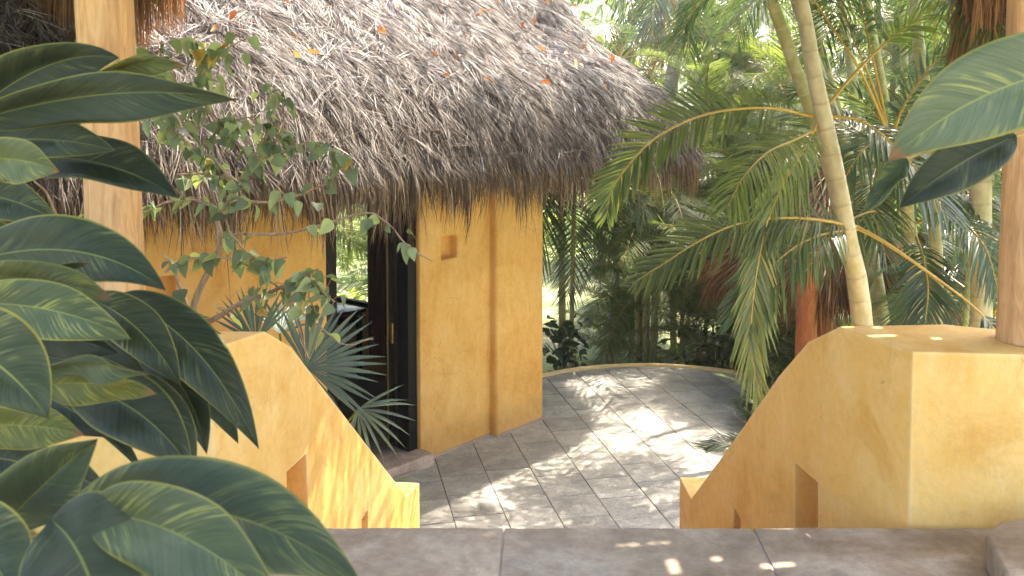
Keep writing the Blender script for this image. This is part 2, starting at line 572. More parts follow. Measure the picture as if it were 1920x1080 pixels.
M_bark = wood("bark", (0.20, 0.13, 0.075), (0.32, 0.22, 0.13), (0.42, 0.31, 0.20), 0.85)
M_shrubleaf = blade_mat("shrub_leaf", [(0.0, (0.10, 0.14, 0.09)), (0.45, (0.20, 0.26, 0.15)), (0.8, (0.38, 0.42, 0.20)), (0.9, (0.42, 0.33, 0.06)), (1.0, (0.40, 0.15, 0.05))], trans=0.35, rough=0.5, objvar=0.35)
M_dark_leaf = blade_mat("dark_leaf", [(0.0, (0.02, 0.045, 0.014)), (1.0, (0.06, 0.11, 0.03))], trans=0.3, rough=0.4)  # plain dark green, lighter with tint
M_bgleaf = blade_mat("far_leaf", [(0.0, (0.07, 0.11, 0.045)), (0.5, (0.16, 0.21, 0.085)), (1.0, (0.30, 0.34, 0.15))], trans=0.45, rough=0.5, objvar=0.2)
M_dry_leaf = blade_mat("dry_leaf", [(0.0, (0.20, 0.07, 0.03)), (0.5, (0.34, 0.13, 0.05)), (1.0, (0.48, 0.28, 0.10))], trans=0.2, objvar=0.4, tcol=(1.3, 1.0, 0.7))
GD, GM, GS = (0.024, 0.050, 0.034), (0.075, 0.115, 0.080), (0.32, 0.36, 0.14)
M_ginger = [ginger_mat("ginger_dark", (0.018, 0.040, 0.020), (0.058, 0.085, 0.050), (0.16, 0.20, 0.10), 0.25),
            ginger_mat("ginger_variegated", (0.06, 0.10, 0.055), (0.10, 0.145, 0.085), GS, 0.62),
            ginger_mat("ginger_yellowish", (0.10, 0.135, 0.035), (0.17, 0.20, 0.06), (0.36, 0.34, 0.10), 0.9, 0.05),
            ginger_mat("ginger_tipped", (0.08, 0.125, 0.075), (0.15, 0.20, 0.125), GS, 0.55, 0.022)]
M_gstem = plain("ginger_stem", (0.40, 0.27, 0.07), 0.4)


def ground_mat():
    m, nt, b = new_mat("lawn")
    v = coords(nt)
    n1 = noise(nt, 0.35, 5, 0.6, v, 0.5)
    n2 = noise(nt, 6, 6, 0.7, v)
    c = ramp(nt, n1, [(0.35, (0.34, 0.31, 0.19)), (0.5, (0.30, 0.34, 0.15)), (0.7, (0.40, 0.42, 0.22))])
    c = mix(nt, 1.0, c, ramp(nt, n2, [(0.3, g(0.6)), (0.7, g(1.2))]), 'MULTIPLY')
    nt.links.new(c, b.inputs['Base Color'])
    b.inputs['Roughness'].default_value = 0.95
    bump(nt, b, n2, 0.8, 0.05)
    return m


M_lawn = ground_mat()
M_soil = plain("soil", (0.10, 0.07, 0.045), 0.95, var=0.5, scale=20)

# ================================================================= THE SETTING
GZ = -0.85      # level of the lower garden


def ground():
    n = 90
    xs = np.sign(np.linspace(-1, 1, n)) * np.abs(np.linspace(-1, 1, n)) ** 2.2 * 200
    X, Y = np.meshgrid(xs, xs + 10)
    Z = np.full_like(X, GZ)
    dist = np.hypot(X, Y - 8)
    Z += np.clip((dist - 12) / 40, 0, 1) * 0.5 * np.sin(X * 0.15 + 1) * np.cos(Y * 0.11)
    V = np.stack([X, Y, Z], -1).reshape(-1, 3)
    i, j = np.meshgrid(np.arange(n - 1), np.arange(n - 1), indexing='ij')
    a = (i * n + j).ravel()
    F = np.stack([a, a + 1, a + n + 1, a + n], -1)
    tag(link("ground", np_mesh("ground", V, F), None, M_lawn), kind='structure')


ground()

# ---- terrace with individually laid tiles
TERR = [(-0.66, 5.35), (1.35, 5.35), (1.95, 7.4), (2.37, 8.76), (2.63, 9.5), (2.80, 10.1), (2.74, 10.38), (2.55, 10.55), (2.2, 10.69),
        (1.88, 10.77), (1.56, 10.79), (1.24, 10.755), (0.92, 10.66), (0.60, 10.50), (0.30, 10.28), (-0.1, 9.95), (-0.8, 9.2), (-1.25, 7.7)]
terrace = empty("terrace", (0, 0, 0), kind='structure')
o = solid("terrace_base", bm_mesh(prism(TERR, GZ - 0.1, -0.014), "terrace_base"), M_joint, terrace)


def clip(poly, line_a, line_b):
    """keep the part of poly left of a->b"""
    out = []
    ax, ay = line_a; bx, by = line_b
    f = lambda p: (bx - ax) * (p[1] - ay) - (by - ay) * (p[0] - ax)
    for i in range(len(poly)):
        p, q = poly[i], poly[(i + 1) % len(poly)]
        fp, fq = f(p), f(q)
        if fp >= 0: out.append(p)
        if fp * fq < 0:
            t = fp / (fp - fq)
            out.append((p[0] + t * (q[0] - p[0]), p[1] + t * (q[1] - p[1])))
    return out


HE = np.array([0.655, 0.755]); HN = np.array([0.755, -0.655]); HO = np.array([0.32, 8.889])


def hut_xy(u, n):
    return tuple(HO + u * HE + n * HN)


def tiles():
    a = Vector((-0.2, 0.98)).normalized(); b = Vector((0.98, 0.2)).normalized()
    S = 0.395
    rr = random.Random(3)
    for ci in range(-8, 12):
        c0 = 0.883 + ci * S
        off = {2: 0.04, 3: 0.2}.get(ci, rr.random() * S)
        k = 0
        y = 4.0 + off
        while y < 12.5:
            L = S * rr.choice([1, 1, 1, 0.92, 1.08])
            gp = 0.0030
            q = [(c0 + gp, y + gp), (c0 + S - gp, y + gp), (c0 + S - gp, y + L - gp), (c0 + gp, y + L - gp)]
            y += L
            poly = [tuple(b * c + a * d) for c, d in q]
            for i in range(len(TERR)):
                poly = clip(poly, TERR[i], TERR[(i + 1) % len(TERR)])
                if len(poly) < 3: break
            if len(poly) < 3: continue
            ar = 0.5 * abs(sum(poly[i][0] * poly[(i + 1) % len(poly)][1] - poly[(i + 1) % len(poly)][0] * poly[i][1] for i in range(len(poly))))
            if ar < 0.002: continue
            cx = sum(p[0] for p in poly) / len(poly); cy = sum(p[1] for p in poly) / len(poly)
            rel = np.array([cx, cy]) - HO
            u, n = rel @ HE, rel @ HN
            if n < -0.35 and u < -0.3: continue
            z = rr.uniform(-0.0025, 0.0015)
            bm = bmesh.new()
            ins = 0.004
            lo = []; mid = []; hi = []
            for (x, yy) in poly:
                d = Vector((cx - x, cy - yy)); d = d.normalized() * ins if d.length > ins else d
                lo.append(bm.verts.new((x, yy, -0.02)))
                mid.append(bm.verts.new((x, yy, z - 0.003)))
                hi.append(bm.verts.new((x + d.x, yy + d.y, z + rr.uniform(-0.0006, 0.0006))))
            bm.faces.new(hi)
            m = len(poly)
            for i in range(m):
                j = (i + 1) % m
                bm.faces.new((lo[i], lo[j], mid[j], mid[i]))
                bm.faces.new((mid[i], mid[j], hi[j], hi[i]))
            bmesh.ops.recalc_face_normals(bm, faces=bm.faces)
            me = bm_mesh(bm, "tile")
            me.transform(Matrix.Translation((-cx, -cy, 0)))
            t = link("tile", me, terrace, M_tile)
            t.location = (cx, cy, 0)


tiles()


def rim():
    pts = [(-0.1, 9.95), (0.30, 10.28), (0.60, 10.50), (0.92, 10.66), (1.24, 10.755), (1.56, 10.79), (1.88, 10.77), (2.2, 10.69), (2.55, 10.55), (2.74, 10.38), (2.80, 10.1), (2.63, 9.5), (2.37, 8.76), (1.95, 7.4), (1.35, 5.45)]
    P = spline([(x, y, 0) for x, y in pts], 90)[:, :2]
    T = np.gradient(P, axis=0); T /= np.linalg.norm(T, axis=1)[:, None]
    N = np.stack([-T[:, 1], T[:, 0]], -1)       # outward: left of travel
    prof = [(0.0, -0.01), (0.004, 0.022), (0.012, 0.030), (0.055, 0.030), (0.066, 0.022), (0.072, 0.0), (0.08, GZ - 0.05)]
    V = np.array([[(p[0] + n[0] * w, p[1] + n[1] * w, z) for (w, z) in prof] for p, n in zip(P, N)]).reshape(-1, 3)
    k = len(prof); n = len(P)
    i, j = np.meshgrid(np.arange(n - 1), np.arange(k - 1), indexing='ij')
    a = (i * k + j).ravel()
    F = np.stack([a, a + 1, a + k + 1, a + k], -1)
    link("terrace_rim", np_mesh("rim", V, F), terrace, M_rim)


rim()

# ---- garden bed between stair wall and hut, planter left of the landing
bed = solid("garden_bed", bm_mesh(prism([(-0.70, 5.3), (-1.28, 7.75), (-8, 1.5), (-8, 3.4), (-1.2, 3.4)][::-1], GZ - 0.1, -0.03), "bed"), M_soil)
tag(bed, kind='structure')
planter = solid("planter_bed", bm_mesh(box_bm(-5, -1.25, -3, 3.28, GZ - 0.1, 1.30), "planter"), M_soil)
tag(planter, kind='structure')

# ---- landing: core plus big slabs, then the flight of steps
landing = empty("landing", (0, 0, 0), kind='structure')
solid("landing_core", bm_mesh(box_bm(-1.24, 3.2, -3, 3.19, GZ - 0.1, 1.4955), "core"), M_mortar, landing)
cuts = [-1.9, -0.96, -0.04, 0.88, 1.80, 2.7]
rr = random.Random(5)
for r, (y0, y1) in enumerate([(2.42, 3.225), (1.55, 2.42), (0.68, 1.55), (-0.2, 0.68)]):
    for i in range(len(cuts) - 1):
        g0 = 0.0035
        x0, x1 = cuts[i] + g0, cuts[i + 1] - g0
        if r: x0 += 0.2; x1 += 0.2
        x0 = max(x0, -1.24)
        sk = 0.03 * (1 if i % 2 else -1) if r == 0 else 0
        def run(p, q, amp):
            k = max(2, int(math.hypot(q[0] - p[0], q[1] - p[1]) / 0.07))
            return [(p[0] + (q[0] - p[0]) * t / k + (rr.uniform(-amp, amp) if t else 0), p[1] + (q[1] - p[1]) * t / k + (rr.uniform(-amp, amp) if t else 0)) for t in range(k)]
        c4 = [(x0 - 0.02, y0 + g0), (x1 - 0.02, y0 + g0), (x1 + 0.01, y1 - g0 - 0.003 * i), (x0 + 0.01, y1 - g0 - 0.003 * (i - 1))]
        pl = run(c4[0], c4[1], 0.0008) + run(c4[1], c4[2], 0.0012) + run(c4[2], c4[3], 0.0045) + run(c4[3], c4[0], 0.0012)
        zt = 1.5 + rr.uniform(-0.002, 0.002)
        bm = prism(pl, 1.437, zt)
        solid("slab", bm_mesh(bm, "slab"), M_slab, landing, bevel=0.006, seg=3)
steps = empty("steps", (0, 0, 0), kind='structure')
for k in range(1, 8):
    z = 1.5 - k * 0.1875
    y0 = 3.19 + (k - 1) * 0.29
    f = (y0 - 3.27) / 2.3
    xl = -1.12 + 0.47 * f; xr = 1.45 - 0.33 * f
    solid("step", bm_mesh(box_bm(xl, xr, y0, y0 + 0.32 + (0 if k < 7 else 0.0), GZ + 0.1 - 0.002 * k, z), "step"), M_slab, steps, bevel=0.01)

blk = solid("raised_step", bm_mesh(prism([(1.595, 2.93), (1.70, 3.02), (2.6, 3.2), (2.9, 1.6), (1.42, 1.6), (1.50, 2.6)][::-1], 1.502, 1.62), "rs"), M_slab, bevel=0.015)
tag(blk, "low grey stone step block against the base of the large pier", "stone step")


# ---- stair walls
def stair_wall(inner, tops, thick, z0, poly_top_outer, niches, label, name, sgn):
    """inner: plan points of the inner face from the pier to the foot; tops: height there; thick: wall thickness"""
    bm = bmesh.new()
    n = len(inner)
    I = [Vector(p) for p in inner]
    O = [Vector(p) for p in poly_top_outer]
    lo_i = [bm.verts.new((p.x, p.y, z0)) for p in I]
    hi_i = [bm.verts.new((p.x, p.y, z)) for p, z in zip(I, tops)]
    lo_o = [bm.verts.new((p.x, p.y, z0)) for p in O]
    hi_o = [bm.verts.new((p.x, p.y, z)) for p, z in zip(O, tops)]
    for i in range(n - 1):
        bm.faces.new((lo_i[i], lo_i[i + 1], hi_i[i + 1], hi_i[i]))
        bm.faces.new((lo_o[i], lo_o[i + 1], hi_o[i + 1], hi_o[i]))
        bm.faces.new((hi_i[i], hi_i[i + 1], hi_o[i + 1], hi_o[i]))
        bm.faces.new((lo_i[i], lo_i[i + 1], lo_o[i + 1], lo_o[i]))
    bm.faces.new((lo_i[0], hi_i[0], hi_o[0], lo_o[0]))
    bm.faces.new((lo_i[-1], hi_i[-1], hi_o[-1], lo_o[-1]))
    bmesh.ops.recalc_face_normals(bm, faces=bm.faces)
    cutters = []
    for quad, nrm, depth in niches:
        cb = bmesh.new()
        d = Vector(nrm).normalized()
        fr = [cb.verts.new(Vector(q) + d * 0.06) for q in quad]
        bk = [cb.verts.new(Vector(q) - d * depth) for q in quad]
        m = len(quad)
        cb.faces.new(fr); cb.faces.new(bk[::-1])
        for i in range(m):
            cb.faces.new((fr[i], fr[(i + 1) % m], bk[(i + 1) % m], bk[i]))
        bmesh.ops.recalc_face_normals(cb, faces=cb.faces)
        cutters.append(bm_mesh(cb, "cut"))
    o = solid(name, bm_mesh(bm, name), M_stucco, None, cutters, bevel=0.034, seg=4)
    return tag(o, label, "wall")


def on_wall(px, py, p, q):
    """pixel -> point on the vertical plane through plan points p, q"""
    d = at(px, py, 1.0) - Vector((0, 0, EYE))
    e = Vector((q[0] - p[0], q[1] - p[1])); nn = Vector((-e.y, e.x))
    t = (nn.x * p[0] + nn.y * p[1]) / (nn.x * d.x + nn.y * d.y)
    return Vector((0, 0, EYE)) + d * t


# right wall
RI = [(1.49, 3.262), (1.37, 3.67), (1.325, 3.93), (1.277, 4.2), (1.19, 4.7), (1.09, 5.30), (1.085, 5.63)]
RT = [2.15, 2.15, 2.02, 1.785, 1.285, 0.71, 0.71]
RO = [(2.9, 3.12), (1.83, 3.71), (1.62, 3.93), (1.56, 4.2), (1.45, 4.7), (1.34, 5.30), (1.33, 5.63)]
p, q = RI[1], RI[5]
nq = [on_wall(1490, 868, p, q), on_wall(1533, 905, p, q), on_wall(1533, 992, p, q), on_wall(1490, 992, p, q)]
nq2 = [on_wall(1376, 950, p, q), on_wall(1389, 975, p, q), on_wall(1389, 1040, p, q), on_wall(1376, 1040, p, q)]
stair_wall(RI, RT, 0.3, GZ - 0.1, RO, [(nq, (-1, -0.18, 0), 0.12), (nq2, (-1, -0.18, 0), 0.12)],
           "right-hand sloping yellow stair wall ending in a broad flat-topped pier", "stair_wall", 1)
# left wall
LI = [(-1.13, 3.30), (-1.007, 3.58), (-0.958, 3.80), (-0.878, 4.2), (-0.774, 4.7), (-0.645, 5.33), (-0.59, 5.54)]
LT = [2.15, 2.15, 2.03, 1.69, 1.255, 0.71, 0.71]
LO = [(-2.9, 3.27), (-1.95, 3.60), (-1.25, 3.80), (-1.15, 4.2), (-1.03, 4.7), (-0.90, 5.33), (-0.84, 5.56)]
p, q = LI[3], LI[5]
nl = [on_wall(537, 885, p, q), on_wall(574, 850, p, q), on_wall(577, 958, p, q), on_wall(537, 932, p, q)]
nl2 = [on_wall(678, 975, p, q), on_wall(690, 955, p, q), on_wall(690, 1030, p, q), on_wall(678, 1030, p, q)]
stair_wall(LI, LT, 0.3, GZ - 0.1, LO, [(nl, (1, -0.24, 0), 0.12), (nl2, (1, -0.24, 0), 0.12)],
           "left-hand sloping yellow stair wall partly hidden by the big green leaves", "stair_wall", -1)


# ---- log posts
def log_post(px_c, Y, z0, z1, r, label, lean=(0, 0), name="log_post", mat=None, seed=0):
    base = at(px_c, 600, Y)
    base.z = z0
    rs = np.random.default_rng(seed)
    K, n = 40, 28
    z = np.linspace(0, z1 - z0, K)
    th = np.linspace(0, 2 * np.pi, n, endpoint=False)
    ph = rs.uniform(0, 6, 4)
    V = []
    for i, zz in enumerate(z):
        rad = r * (1 + 0.03 * np.sin(zz * 2.1 + ph[0]) + 0.02 * np.sin(3 * th + ph[1] + zz) + 0.015 * np.sin(5 * th + ph[2] - 2 * zz))
        V.append(np.stack([rad * np.cos(th) + lean[0] * zz + 0.008 * np.sin(zz * 1.7 + ph[3]), rad * np.sin(th) + lean[1] * zz, np.full(n, zz)], -1))
    V = np.array(V).reshape(-1, 3)
    i, j = np.meshgrid(np.arange(K - 1), np.arange(n), indexing='ij')
    j2 = (j + 1) % n
    F = np.stack([i * n + j, i * n + j2, (i + 1) * n + j2, (i + 1) * n + j], -1).reshape(-1, 4)
    o = link(name, np_mesh(name, V, F), None, mat or M_post)
    o.location = base
    tag(o, label, "post")
    return o


log_post(222, 3.48, 2.152, 4.6, 0.108, "pale peeled log post behind the big striped leaves", (-0.028, 0.0), seed=1)
log_post(1929, 3.42, 2.152, 4.6, 0.115, "pale peeled log post standing on the flat-topped yellow pier", (0.0, 0.0), seed=2)

# ================================================================= THE HUT
HM = Matrix(((HE[0], HN[0], 0, HO[0]), (HE[1], HN[1], 0, HO[1]), (0, 0, 1, 0), (0, 0, 0, 1)))   # local (u, n, z) -> world; note: left-handed turn
hut = empty("thatched_hut", (HO[0], HO[1], 0), "yellow round-cornered hut with an open dark doorway under a shaggy grey thatch roof", "hut")


def hut_part(name, bm, mat, cutters=(), bevel=0.0, parent=None, seg=3):
    me = bm_mesh(bm, name)
    me.transform(HM)
    me.flip_normals()
    cs = []
    for c in cutters:
        m = bm_mesh(c, "cut"); m.transform(HM); m.flip_normals(); cs.append(m)
    o = solid(name, me, mat, None, cs, bevel, seg)
    o.data.transform(Matrix.Translation((-HO[0], -HO[1], 0)))
    o.parent = parent or hut
    return o


HW = 2.62
# front wall right of the door, with its square niche; pilaster at the corner
hut_part("wall", box_bm(-1.63, -0.30, -0.30, -0.08, -0.02, HW), M_stucco_hut, [box_bm(-1.36, -1.145, -0.20, 0.1, 1.77, 1.975)], 0.03)
hut_part("corner_pier", box_bm(-0.715, 0.0, -0.62, 0.003, -0.02, HW + 0.1), M_stucco_hut, (), 0.035)
# front wall left of the door
hut_part("wall", box_bm(-7.2, -2.62, -0.30, -0.08, -0.02, HW), M_stucco_hut, [box_bm(-4.10, -3.88, -0.20, 0.1, 1.76, 1.96)], 0.03)
hut_part("lintel", box_bm(-2.625, -1.625, -0.28, -0.10, 2.42, HW - 0.02), M_stucco_hut)
# end wall with the window; back wall, far end wall
hut_part("end_wall", box_bm(-0.32, -0.06, -4.2, -0.30, -0.02, HW - 0.01), M_stucco_hut, [box_bm(-0.5, 0.2, -3.45, -2.36, 0.84, 2.3)], 0.01)
hut_part("back_wall", box_bm(-7.2, -0.06, -4.42, -4.2, -0.02, HW - 0.01), M_stucco_hut)
hut_part("end_wall", box_bm(-7.2, -6.98, -4.2, -0.30, -0.02, HW - 0.01), M_stucco_hut)
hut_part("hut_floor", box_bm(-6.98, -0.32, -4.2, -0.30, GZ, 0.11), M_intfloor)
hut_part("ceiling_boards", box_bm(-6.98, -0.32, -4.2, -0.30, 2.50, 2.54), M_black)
# window: frame and glass
wf = hut_part("window_frame", box_bm(-0.27, -0.20, -3.46, -3.39, 0.83, 2.3), M_black)
hut_part("frame_member", box_bm(-0.27, -0.20, -2.42, -2.35, 0.83, 2.3), M_black)
hut_part("frame_member", box_bm(-0.27, -0.20, -3.39, -2.42, 0.83, 0.89), M_black)
hut_part("frame_member", box_bm(-0.27, -0.20, -3.39, -2.42, 2.22, 2.3), M_black)
# curtain right of the window, then a panel browned to paint the room's shade
for k in range(7):
    hut_part("curtain", box_bm(-0.45 - 0.02 * (k % 2), -0.39 - 0.02 * (k % 2), -2.20 + k * 0.035, -2.16 + k * 0.035, 0.35, 2.35), M_curtain, bevel=0.012)
hut_part("dim_wall_panel", box_bm(-0.40, -0.335, -1.92, -0.40, 0.11, 2.5), M_dim_stucco)
# door frame
fr = hut_part("door_frame", box_bm(-1.735, -1.632, -0.26, -0.12, 0.11, 2.42), M_black, bevel=0.004)
hut_part("door_jamb", box_bm(-2.618, -2.50, -0.26, -0.12, 0.11, 2.42), M_black, bevel=0.004)
hut_part("door_head", box_bm(-2.50, -1.735, -0.26, -0.12, 2.34, 2.42), M_black, bevel=0.004)
dl = hut_part("door_leaf", box_bm(-1.80, -1.745, -0.34, -0.29, 0.13, 2.34), M_black, bevel=0.004)
hut_part("door_highlight", box_bm(-1.815, -1.802, -0.315, -0.30, 0.13, 2.34), M_brass)  # brass strip stands in for the bright highlight along the door edge
hb = box_bm(-1.79, -1.775, -0.288, -0.262, 1.06, 1.24)
hut_part("door_handle", hb, M_brass, bevel=0.005)
hut_part("threshold", box_bm(-2.66, -1.60, -0.30, 0.06, -0.02, 0.112), M_thr, bevel=0.012)
# thin skirting band where wall meets paving
hut_part("skirting", box_bm(-1.62, -0.72, -0.079, -0.066, -0.01, 0.018), M_thr)
hut_part("skirting", box_bm(-0.715, -0.004, 0.004, 0.015, -0.01, 0.018), M_thr)


def hut_thing(name, label, cat, parts):
    root = empty(name, (HO[0], HO[1], 0), label, cat)
    for pn, bm, mat, bv in parts:
        hut_part(pn, bm, mat, bevel=bv, parent=root)
    return root


# desk under the window seen through the doorway
D = []
D.append(("desk_top", box_bm(-1.05, -0.48, -3.35, -2.2, 0.86, 0.90), M_desk, 0.006))
for (u, n) in ((-1.0, -3.3), (-1.0, -2.25), (-0.54, -3.3), (-0.54, -2.25)):
    D.append(("leg", box_bm(u - 0.025, u + 0.025, n - 0.025, n + 0.025, 0.11, 0.86), M_black, 0.004))
D.append(("drawer", box_bm(-1.04, -0.5, -2.9, -2.3, 0.74, 0.858), M_black, 0.004))
hut_thing("desk", "black desk under the window inside the dark hut", "desk", D)
C = [("seat", box_bm(-1.75, -1.35, -2.55, -2.15, 0.52, 0.56), M_black, 0.01),
     ("backrest", box_bm(-1.78, -1.74, -2.53, -2.17, 0.7, 1.0), M_black, 0.01)]
for (u, n) in ((-1.73, -2.52), (-1.73, -2.18), (-1.37, -2.52), (-1.37, -2.18)):
    C.append(("leg", box_bm(u - 0.018, u + 0.018, n - 0.018, n + 0.018, 0.11, 0.7 if u < -1.6 else 0.52), M_black, 0.003))
hut_thing("chair", "dark wooden chair standing before the desk in the hut", "chair", C)

# ---- roof
RC = np.array([-2.35, -2.15]); RH = np.array([5.12, 2.93]); RR = 1.6
Z_EAVE = 2.97


def roof_d(U, N):
    qx = np.abs(U - RC[0]) - (RH[0] - RR)
    qy = np.abs(N - RC[1]) - (RH[1] - RR)
    sd = np.hypot(np.maximum(qx, 0), np.maximum(qy, 0)) + np.minimum(np.maximum(qx, qy), 0) - RR
    return -sd


def roof_z(U, N):
    d = roof_d(U, N)
    lump = 0.035 * np.sin(U * 8.3 + 2 * np.sin(N * 3.1)) * np.sin(N * 7.1 + 2 * np.sin(U * 2.7)) + 0.06 * np.sin(U * 2.3 + 1.0) * np.sin(N * 2.9 + U) + 0.03 * np.sin(U * 5.1 + N * 4.3)
    roll = 0.42 * np.clip(1 - np.maximum(d, 0) / 0.6, 0, 1.1) ** 2.2      # the thatch rolls over at the eave
    return Z_EAVE + 0.12 + 0.56 * d + 0.15 * d * np.abs(d) - roll + lump * np.clip(d + 0.1, 0, 1), d


def hut_world(U, N, Z):
    return np.stack([U * HE[0] + N * HN[0], U * HE[1] + N * HN[1], Z], -1)     # relative to the hut's empty


def build_roof():
    us = np.linspace(RC[0] - RH[0] - 0.05, RC[0] + RH[0] + 0.05, 110)
    ns = np.linspace(RC[1] - RH[1] - 0.05, RC[1] + RH[1] + 0.05, 70)
    U, N = np.meshgrid(us, ns, indexing='ij')
    Z, d = roof_z(U, N)
    V = hut_world(U, N, Z).reshape(-1, 3)
    Vb = hut_world(U, N, Z - 0.10).reshape(-1, 3)
    inside = (d > -0.02)
    i, j = np.meshgrid(np.arange(109), np.arange(69), indexing='ij')
    ok = inside[:-1, :-1] & inside[1:, :-1] & inside[:-1, 1:] & inside[1:, 1:]
    i, j = i[ok], j[ok]
    a = i * 70 + j
    F = np.stack([a, a + 70, a + 71, a + 1], -1)
    F2 = F[:, ::-1] + len(V)
    me = np_mesh("roof", np.vstack([V, Vb]), np.vstack([F, F2]))
    roof = link("roof", me, hut, M_thatchbase)

    # strands over the slopes that can be seen
    def strands(M, dmin, dmax, Lr, Wr, lift, per=1):
        m0 = M // per
        U = rng.uniform(RC[0] - RH[0], RC[0] + RH[0], m0); N = rng.uniform(RC[1] - RH[1], RC[1] + RH[1], m0)
        lt = rng.normal(0, 0.27, m0); la = rng.normal(0, 0.36, m0); ll = rng.uniform(0.75, 1.35, m0); lh = rng.uniform(-0.03, 0.05, m0)
        la = np.where(rng.random(m0) < 0.10, rng.normal(0, 1.0, m0), la)
        U = np.repeat(U, per) + rng.normal(0, 0.009, m0 * per) * (per > 1); N = np.repeat(N, per) + rng.normal(0, 0.009, m0 * per) * (per > 1)
        lt, la, ll, lh = (np.repeat(q, per) for q in (lt, la, ll, lh))
        d = roof_d(U, N)
        ok = (d > dmin) & (d < dmax) & ((N > RC[1] - 0.15) | (U > RC[0] + RH[0] - 2.9))
        U, N, lt, la, ll, lh = U[ok], N[ok], lt[ok], la[ok], ll[ok], lh[ok]
        Z, d = roof_z(U, N)
        e = 0.02
        gu = (roof_z(U + e, N)[0] - roof_z(U - e, N)[0]) / (2 * e)
        gn = (roof_z(U, N + e)[0] - roof_z(U, N - e)[0]) / (2 * e)
        P0 = hut_world(U, N, Z)
        down = hut_world(-gu, -gn, -(gu ** 2 + gn ** 2))
        down /= np.linalg.norm(down, axis=1)[:, None] + 1e-9
        nor = hut_world(-gu, -gn, np.ones_like(gu)); nor /= np.linalg.norm(nor, axis=1)[:, None]
        sid = np.cross(nor, down)
        n = len(U)
        # tufts share a lean so the thatch looks combed in clumps
        cl = np.sin(U * 7.3 + np.sin(N * 5.1) * 2) * 0.10 + np.sin(U * 13.1 - N * 9.7 + 2) * 0.12
        ang = cl + la + rng.normal(0, 0.13, n)
        wild = rng.random(n) < 0.04
        ang = np.where(wild, rng.normal(0, 1.1, n), ang)
        D = down * np.cos(ang)[:, None] + sid * np.sin(ang)[:, None]
        L = rng.uniform(*Lr, n) * ll; W = rng.uniform(*Wr, n)
        lf = np.abs(rng.normal(0, lift, n)) + 0.02
        t = np.array([0, 0.5, 1.0])
        P = P0[:, None, :] + D[:, None, :] * (L[:, None] * t)[:, :, None] + nor[:, None, :] * (0.012 + (lf * L)[:, None] * t * (1.3 - 0.6 * t) + (rng.uniform(-0.012, 0.012, n) + lh)[:, None])[:, :, None]
        tw = rng.normal(0, 0.6, n)
        S0 = np.cross(nor, D) * np.cos(tw)[:, None] + nor * np.sin(tw)[:, None]
        prof = np.array([0.7, 1.0, 0.08])
        S = S0[:, None, :] * (W[:, None] * prof)[:, :, None]
        V, F, k = ribbons(P, S)
        tone = np.clip(rng.normal(0.46, 0.10, n) + lt + 0.06 * np.sin(U * 1.7 + N * 3.1) + 0.09 * np.sin(U * 9 + 3 * np.sin(N * 7)) * np.sin(N * 12 + 2 * np.sin(U * 5)) + 0.10 * np.sin(U * 31 + 3 * np.sin(N * 17)) * np.sin(N * 26 + 2 * np.sin(U * 23)), 0.02, 0.96)
        tone = np.where(rng.random(n) < 0.012, 1.0, tone)
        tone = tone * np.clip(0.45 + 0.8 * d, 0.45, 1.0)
        return V, F, np.repeat(tone, k)
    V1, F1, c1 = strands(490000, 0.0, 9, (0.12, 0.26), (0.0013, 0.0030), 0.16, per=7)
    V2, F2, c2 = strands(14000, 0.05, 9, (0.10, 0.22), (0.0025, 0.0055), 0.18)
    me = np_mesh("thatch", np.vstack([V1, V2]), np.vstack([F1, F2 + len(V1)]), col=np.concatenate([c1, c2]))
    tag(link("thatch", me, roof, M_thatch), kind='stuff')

    # eave: hanging skirt of strands
    per = []
    n = 80000
    U = rng.uniform(RC[0] - RH[0], RC[0] + RH[0], 1500000); N = rng.uniform(RC[1] - RH[1], RC[1] + RH[1], 1500000)
    d = roof_d(U, N)
    ok = (d > -0.01) & (d < 0.34) & ((N > RC[1]) | (U > RC[0] + RH[0] - 2.4))
    U, N, d = U[ok][:n], N[ok][:n], d[ok][:n]
    n = len(U)
    e = 0.02
    ou = -(roof_d(U + e, N) - roof_d(U - e, N)) / (2 * e); on = -(roof_d(U, N + e) - roof_d(U, N - e)) / (2 * e)
    out = hut_world(ou, on, np.zeros(n))
    tan = np.cross(out, np.array([0, 0, 1.0]))
    Z = roof_z(U, N)[0] + rng.uniform(-0.10, 0.03, n)
    s = U * 1.0 + N * 1.0
    clump = 0.16 * np.sin(s * 9.0) + 0.15 * np.sin(s * 21 + 1) + 0.10 * np.sin(s * 47)
    L = rng.uniform(0.16, 0.46, n) * (1 + clump) * np.where(rng.random(n) < 0.05, 1.35, 1.0) * (1 - 0.5 * d)
    P0 = hut_world(U, N, Z)
    o0 = rng.uniform(0.05, 0.45, n)
    lean = rng.normal(0, 0.10, n) + 0.12 * np.sin(s * 6.3 + 2)
    t = np.array([0, 0.35, 0.7, 1.0])
    P = (P0[:, None, :] + np.array([0, 0, -1.0]) * (L[:, None] * t)[:, :, None]
         + out[:, None, :] * ((L * o0)[:, None] * (t * (1.2 - 0.9 * t)))[:, :, None]
         + tan[:, None, :] * (L[:, None] * (lean[:, None] * t + rng.normal(0, 0.07, n)[:, None] * t ** 2))[:, :, None])
    tw = rng.normal(0, 0.7, n)
    S0 = tan * np.cos(tw)[:, None] + out * np.sin(tw)[:, None]
    W = rng.uniform(0.002, 0.0055, n)
    S = S0[:, None, :] * (W[:, None] * np.array([0.9, 1.0, 0.7, 0.1]))[:, :, None]
    V, F, k = ribbons(P, S)
    tone = np.clip(rng.normal(0.5, 0.25, n), 0, 1)
    me = np_mesh("thatch_fringe", V, F, col=np.repeat(tone, k))
    tag(link("thatch_fringe", me, roof, M_fringe), kind='stuff')
    return roof


roof = build_roof()


